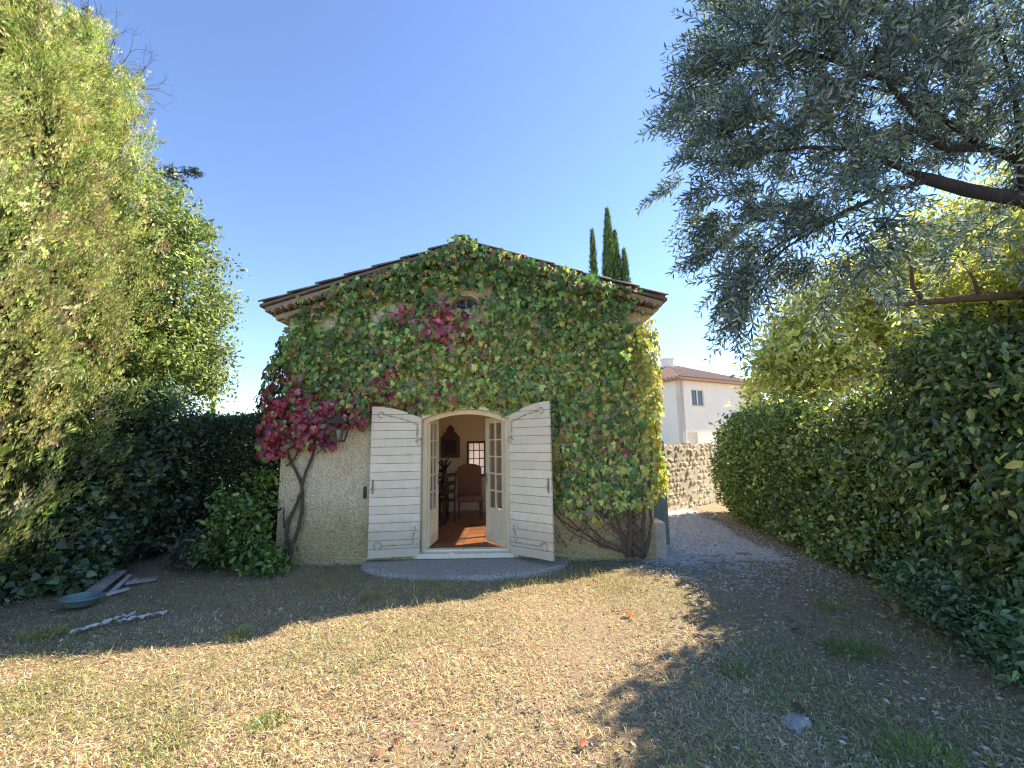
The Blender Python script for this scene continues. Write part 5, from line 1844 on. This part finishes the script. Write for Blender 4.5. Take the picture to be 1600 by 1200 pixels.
def tuft(x, y, rad, n, h, lb, cols):
    a = rng.random(n) * 6.283
    rr = rad * rng.random(n) ** .6
    o = blades("grass_tuft", x + rr * np.cos(a), y + rr * np.sin(a) * .8, h * rng.uniform(.5, 1.1, n), np.clip(rng.normal(.6, .35, n), .05, 1.4), a + rng.normal(0, .8, n), rng.uniform(.0035, .006, n), pick(cols, [1] * len(cols), n))
    tag(o, lb, "grass tuft", "green grass tufts in the lawn")
lawn()
TG = [(.13, .22, .05), (.20, .29, .07), (.09, .16, .04)]
TY = [(.34, .34, .10), (.27, .31, .08), (.20, .26, .07)]
tuft(-1.56, 2.88, .13, 260, .06, "small green grass tuft at lower left in the sunny lawn", TG)
tuft(2.67, 3.60, .24, 650, .09, "large green grass tuft in the shade at right", TG)
tuft(2.10, 2.45, .20, 420, .09, "green grass tuft at the bottom edge, right", TG)
tuft(1.60, 3.36, .14, 240, .07, "dark green grass tuft in the shade near the sunny edge", TG)
tuft(-2.47, 4.02, .10, 160, .09, "yellow-green grass tuft on the shadow line at left", TY)
tuft(-4.30, 4.10, .16, 240, .11, "yellowish grass tuft at far left below the tub", TY)
tuft(3.17, 4.52, .14, 200, .08, "pale green grass tuft near the fallen leaves at right", TY)
tuft(-1.6, 4.92, .10, 120, .12, "yellow grass tuft below the left end of the doorstep", TY)

def litter():
    n = 30000
    y = 2.0 + 5.5 * rng.random(n) ** 1.3
    x = (rng.random(n) * 2 - 1) * (1.3 * y + .3)
    w = .16 + .84 * np.clip((x - 1.3) / 1.2, 0, 1) + .5 * np.clip((-3.2 - x) / .8, 0, 1) + .7 * ((x > .4) & (x < 2.2) & (y > 5.6))
    k = on_lawn(x, y) & (rng.random(n) < w) & (x < 4.7) & (x > -6.5)
    x, y = x[k], y[k]
    n = len(x)
    pos = np.stack([x, y, ground_z(x, y) + rng.uniform(.012, .03, n)], 1)
    nrm = nrmz(np.array([0, 0, 1.0]) + rng.normal(0, .35, (n, 3)))
    dr = nrmz(np.stack([rng.normal(size=n), rng.normal(size=n), rng.normal(0, .2, n)], 1))
    o = foliage("leaf_litter", None, 'dry_leaf', pos, nrm, dr, rng.uniform(.016, .05, n), pick([(.34, .25, .18), (.46, .36, .27), (.20, .14, .105), (.64, .58, .50), (.34, .17, .10)], [.3, .25, .25, .14, .06], n), T_RHOMB)
    tag(o, "small brown dead leaves scattered over the ground", "dead leaves", kind='stuff')
litter()

def fallen_leaves():
    spots = [((1.08, 4.35), .085, (.48, .17, .06), "bright orange fallen leaf on the sunny lawn in front of the step"),
             ((-0.69, 2.67), .055, (.30, .13, .075), "red-brown fallen leaf at the bottom of the lawn, upper of two"),
             ((-0.75, 2.55), .06, (.42, .22, .13), "pale brown fallen leaf at the bottom of the lawn, lower of two"),
             ((.38, 2.63), .06, (.34, .13, .06), "orange-red fallen leaf at the bottom near the shadow edge"),
             ((1.70, 4.27), .08, (.24, .10, .06), "dark brown fallen leaf at the right tip of the sunny patch"),
             ((3.66, 4.36), .12, (.46, .30, .13), "largest tan fallen leaf by the right hedge"),
             ((3.80, 4.60), .11, (.40, .22, .10), "brown fallen leaf behind the largest tan one by the right hedge"),
             ((3.45, 4.20), .10, (.48, .34, .2), "pale tan fallen leaf left of the largest one by the right hedge"),
             ((2.47, 4.02), .075, (.14, .06, .045), "dark red fallen leaf in the shade at right"),
             ((1.77, 2.88), .08, (.13, .06, .045), "dark fallen leaf beside the lone flat stone"),
             ((-2.38, 4.57), .05, (.52, .46, .28), "tiny pale yellow fallen leaf in the shade at left"),
             ((0.80, 5.62), .08, (.30, .09, .07), "reddish fallen leaf beside the right end of the doorstep")]
    for ((x, y), s, c, lb) in spots:
        tv, tf = T_LOBED
        nrm = nrmz(np.array([[rng.normal(0, .3), -.35 + rng.normal(0, .2), 1.0]]))
        a = rng.random() * 6.283
        V, F, C = foliage_arrays(np.array([[0, 0, 0.0]]), nrm, np.array([[math.cos(a), math.sin(a), .1]]), np.array([s]), np.array([c]), T_LOBED)
        V[:, 2] -= V[:, 2].min()
        me = fast_mesh("fallen_leaf", V, F, C)
        me.materials.append(M['dry_leaf'])
        o = link(bpy.data.objects.new("fallen_leaf", me))
        o.location = (x, y, float(ground_z(np.array(x), np.array(y))) + .02)
        tag(o, lb, "leaf", "large fallen leaves on the lawn")
fallen_leaves()

def gravel():
    n = 18000
    y = 4.7 + 7.1 * rng.random(n) ** 1.6
    l, r = path_edge(y)
    x = np.maximum(l, 1.4) - .45 + (r - np.maximum(l, 1.4) + .6) * rng.random(n)
    k = (on_lawn(x, y, .02)) & (rng.random(n) < np.clip((y - 4.8) * .8, .04, 1) * np.clip((x - np.maximum(l, 1.4) + .45) * 1.8, .05, 1))
    x, y = x[k], y[k]
    n = len(x)
    tv = np.array([(1, 0, 0), (0, 1, 0), (-1, 0, 0), (0, -1, 0), (0, 0, .7)], float)
    tf = np.array([(0, 1, 4), (1, 2, 4), (2, 3, 4), (3, 0, 4)])
    s = rng.uniform(.006, .018, n)
    pos = np.stack([x, y, ground_z(x, y) + .010], 1)
    a = rng.random(n) * 6.283
    V = pos[:, None, :] + s[:, None, None] * (tv[None] * (1 + rng.normal(0, .25, (n, 5, 3))))
    F = (np.arange(n) * 5)[:, None, None] + tf[None]
    c = pick([(.46, .46, .45), (.58, .57, .54), (.34, .33, .32), (.68, .67, .63)], [.35, .3, .2, .15], n)
    me = fast_mesh("gravel", V.reshape(-1, 3), F.reshape(-1, 3), np.repeat(c, 5, 0))
    me.materials.append(M['dry_leaf'])
    tag(link(bpy.data.objects.new("gravel", me)), "grey gravel chips over the drive", "gravel", kind='stuff')
gravel()
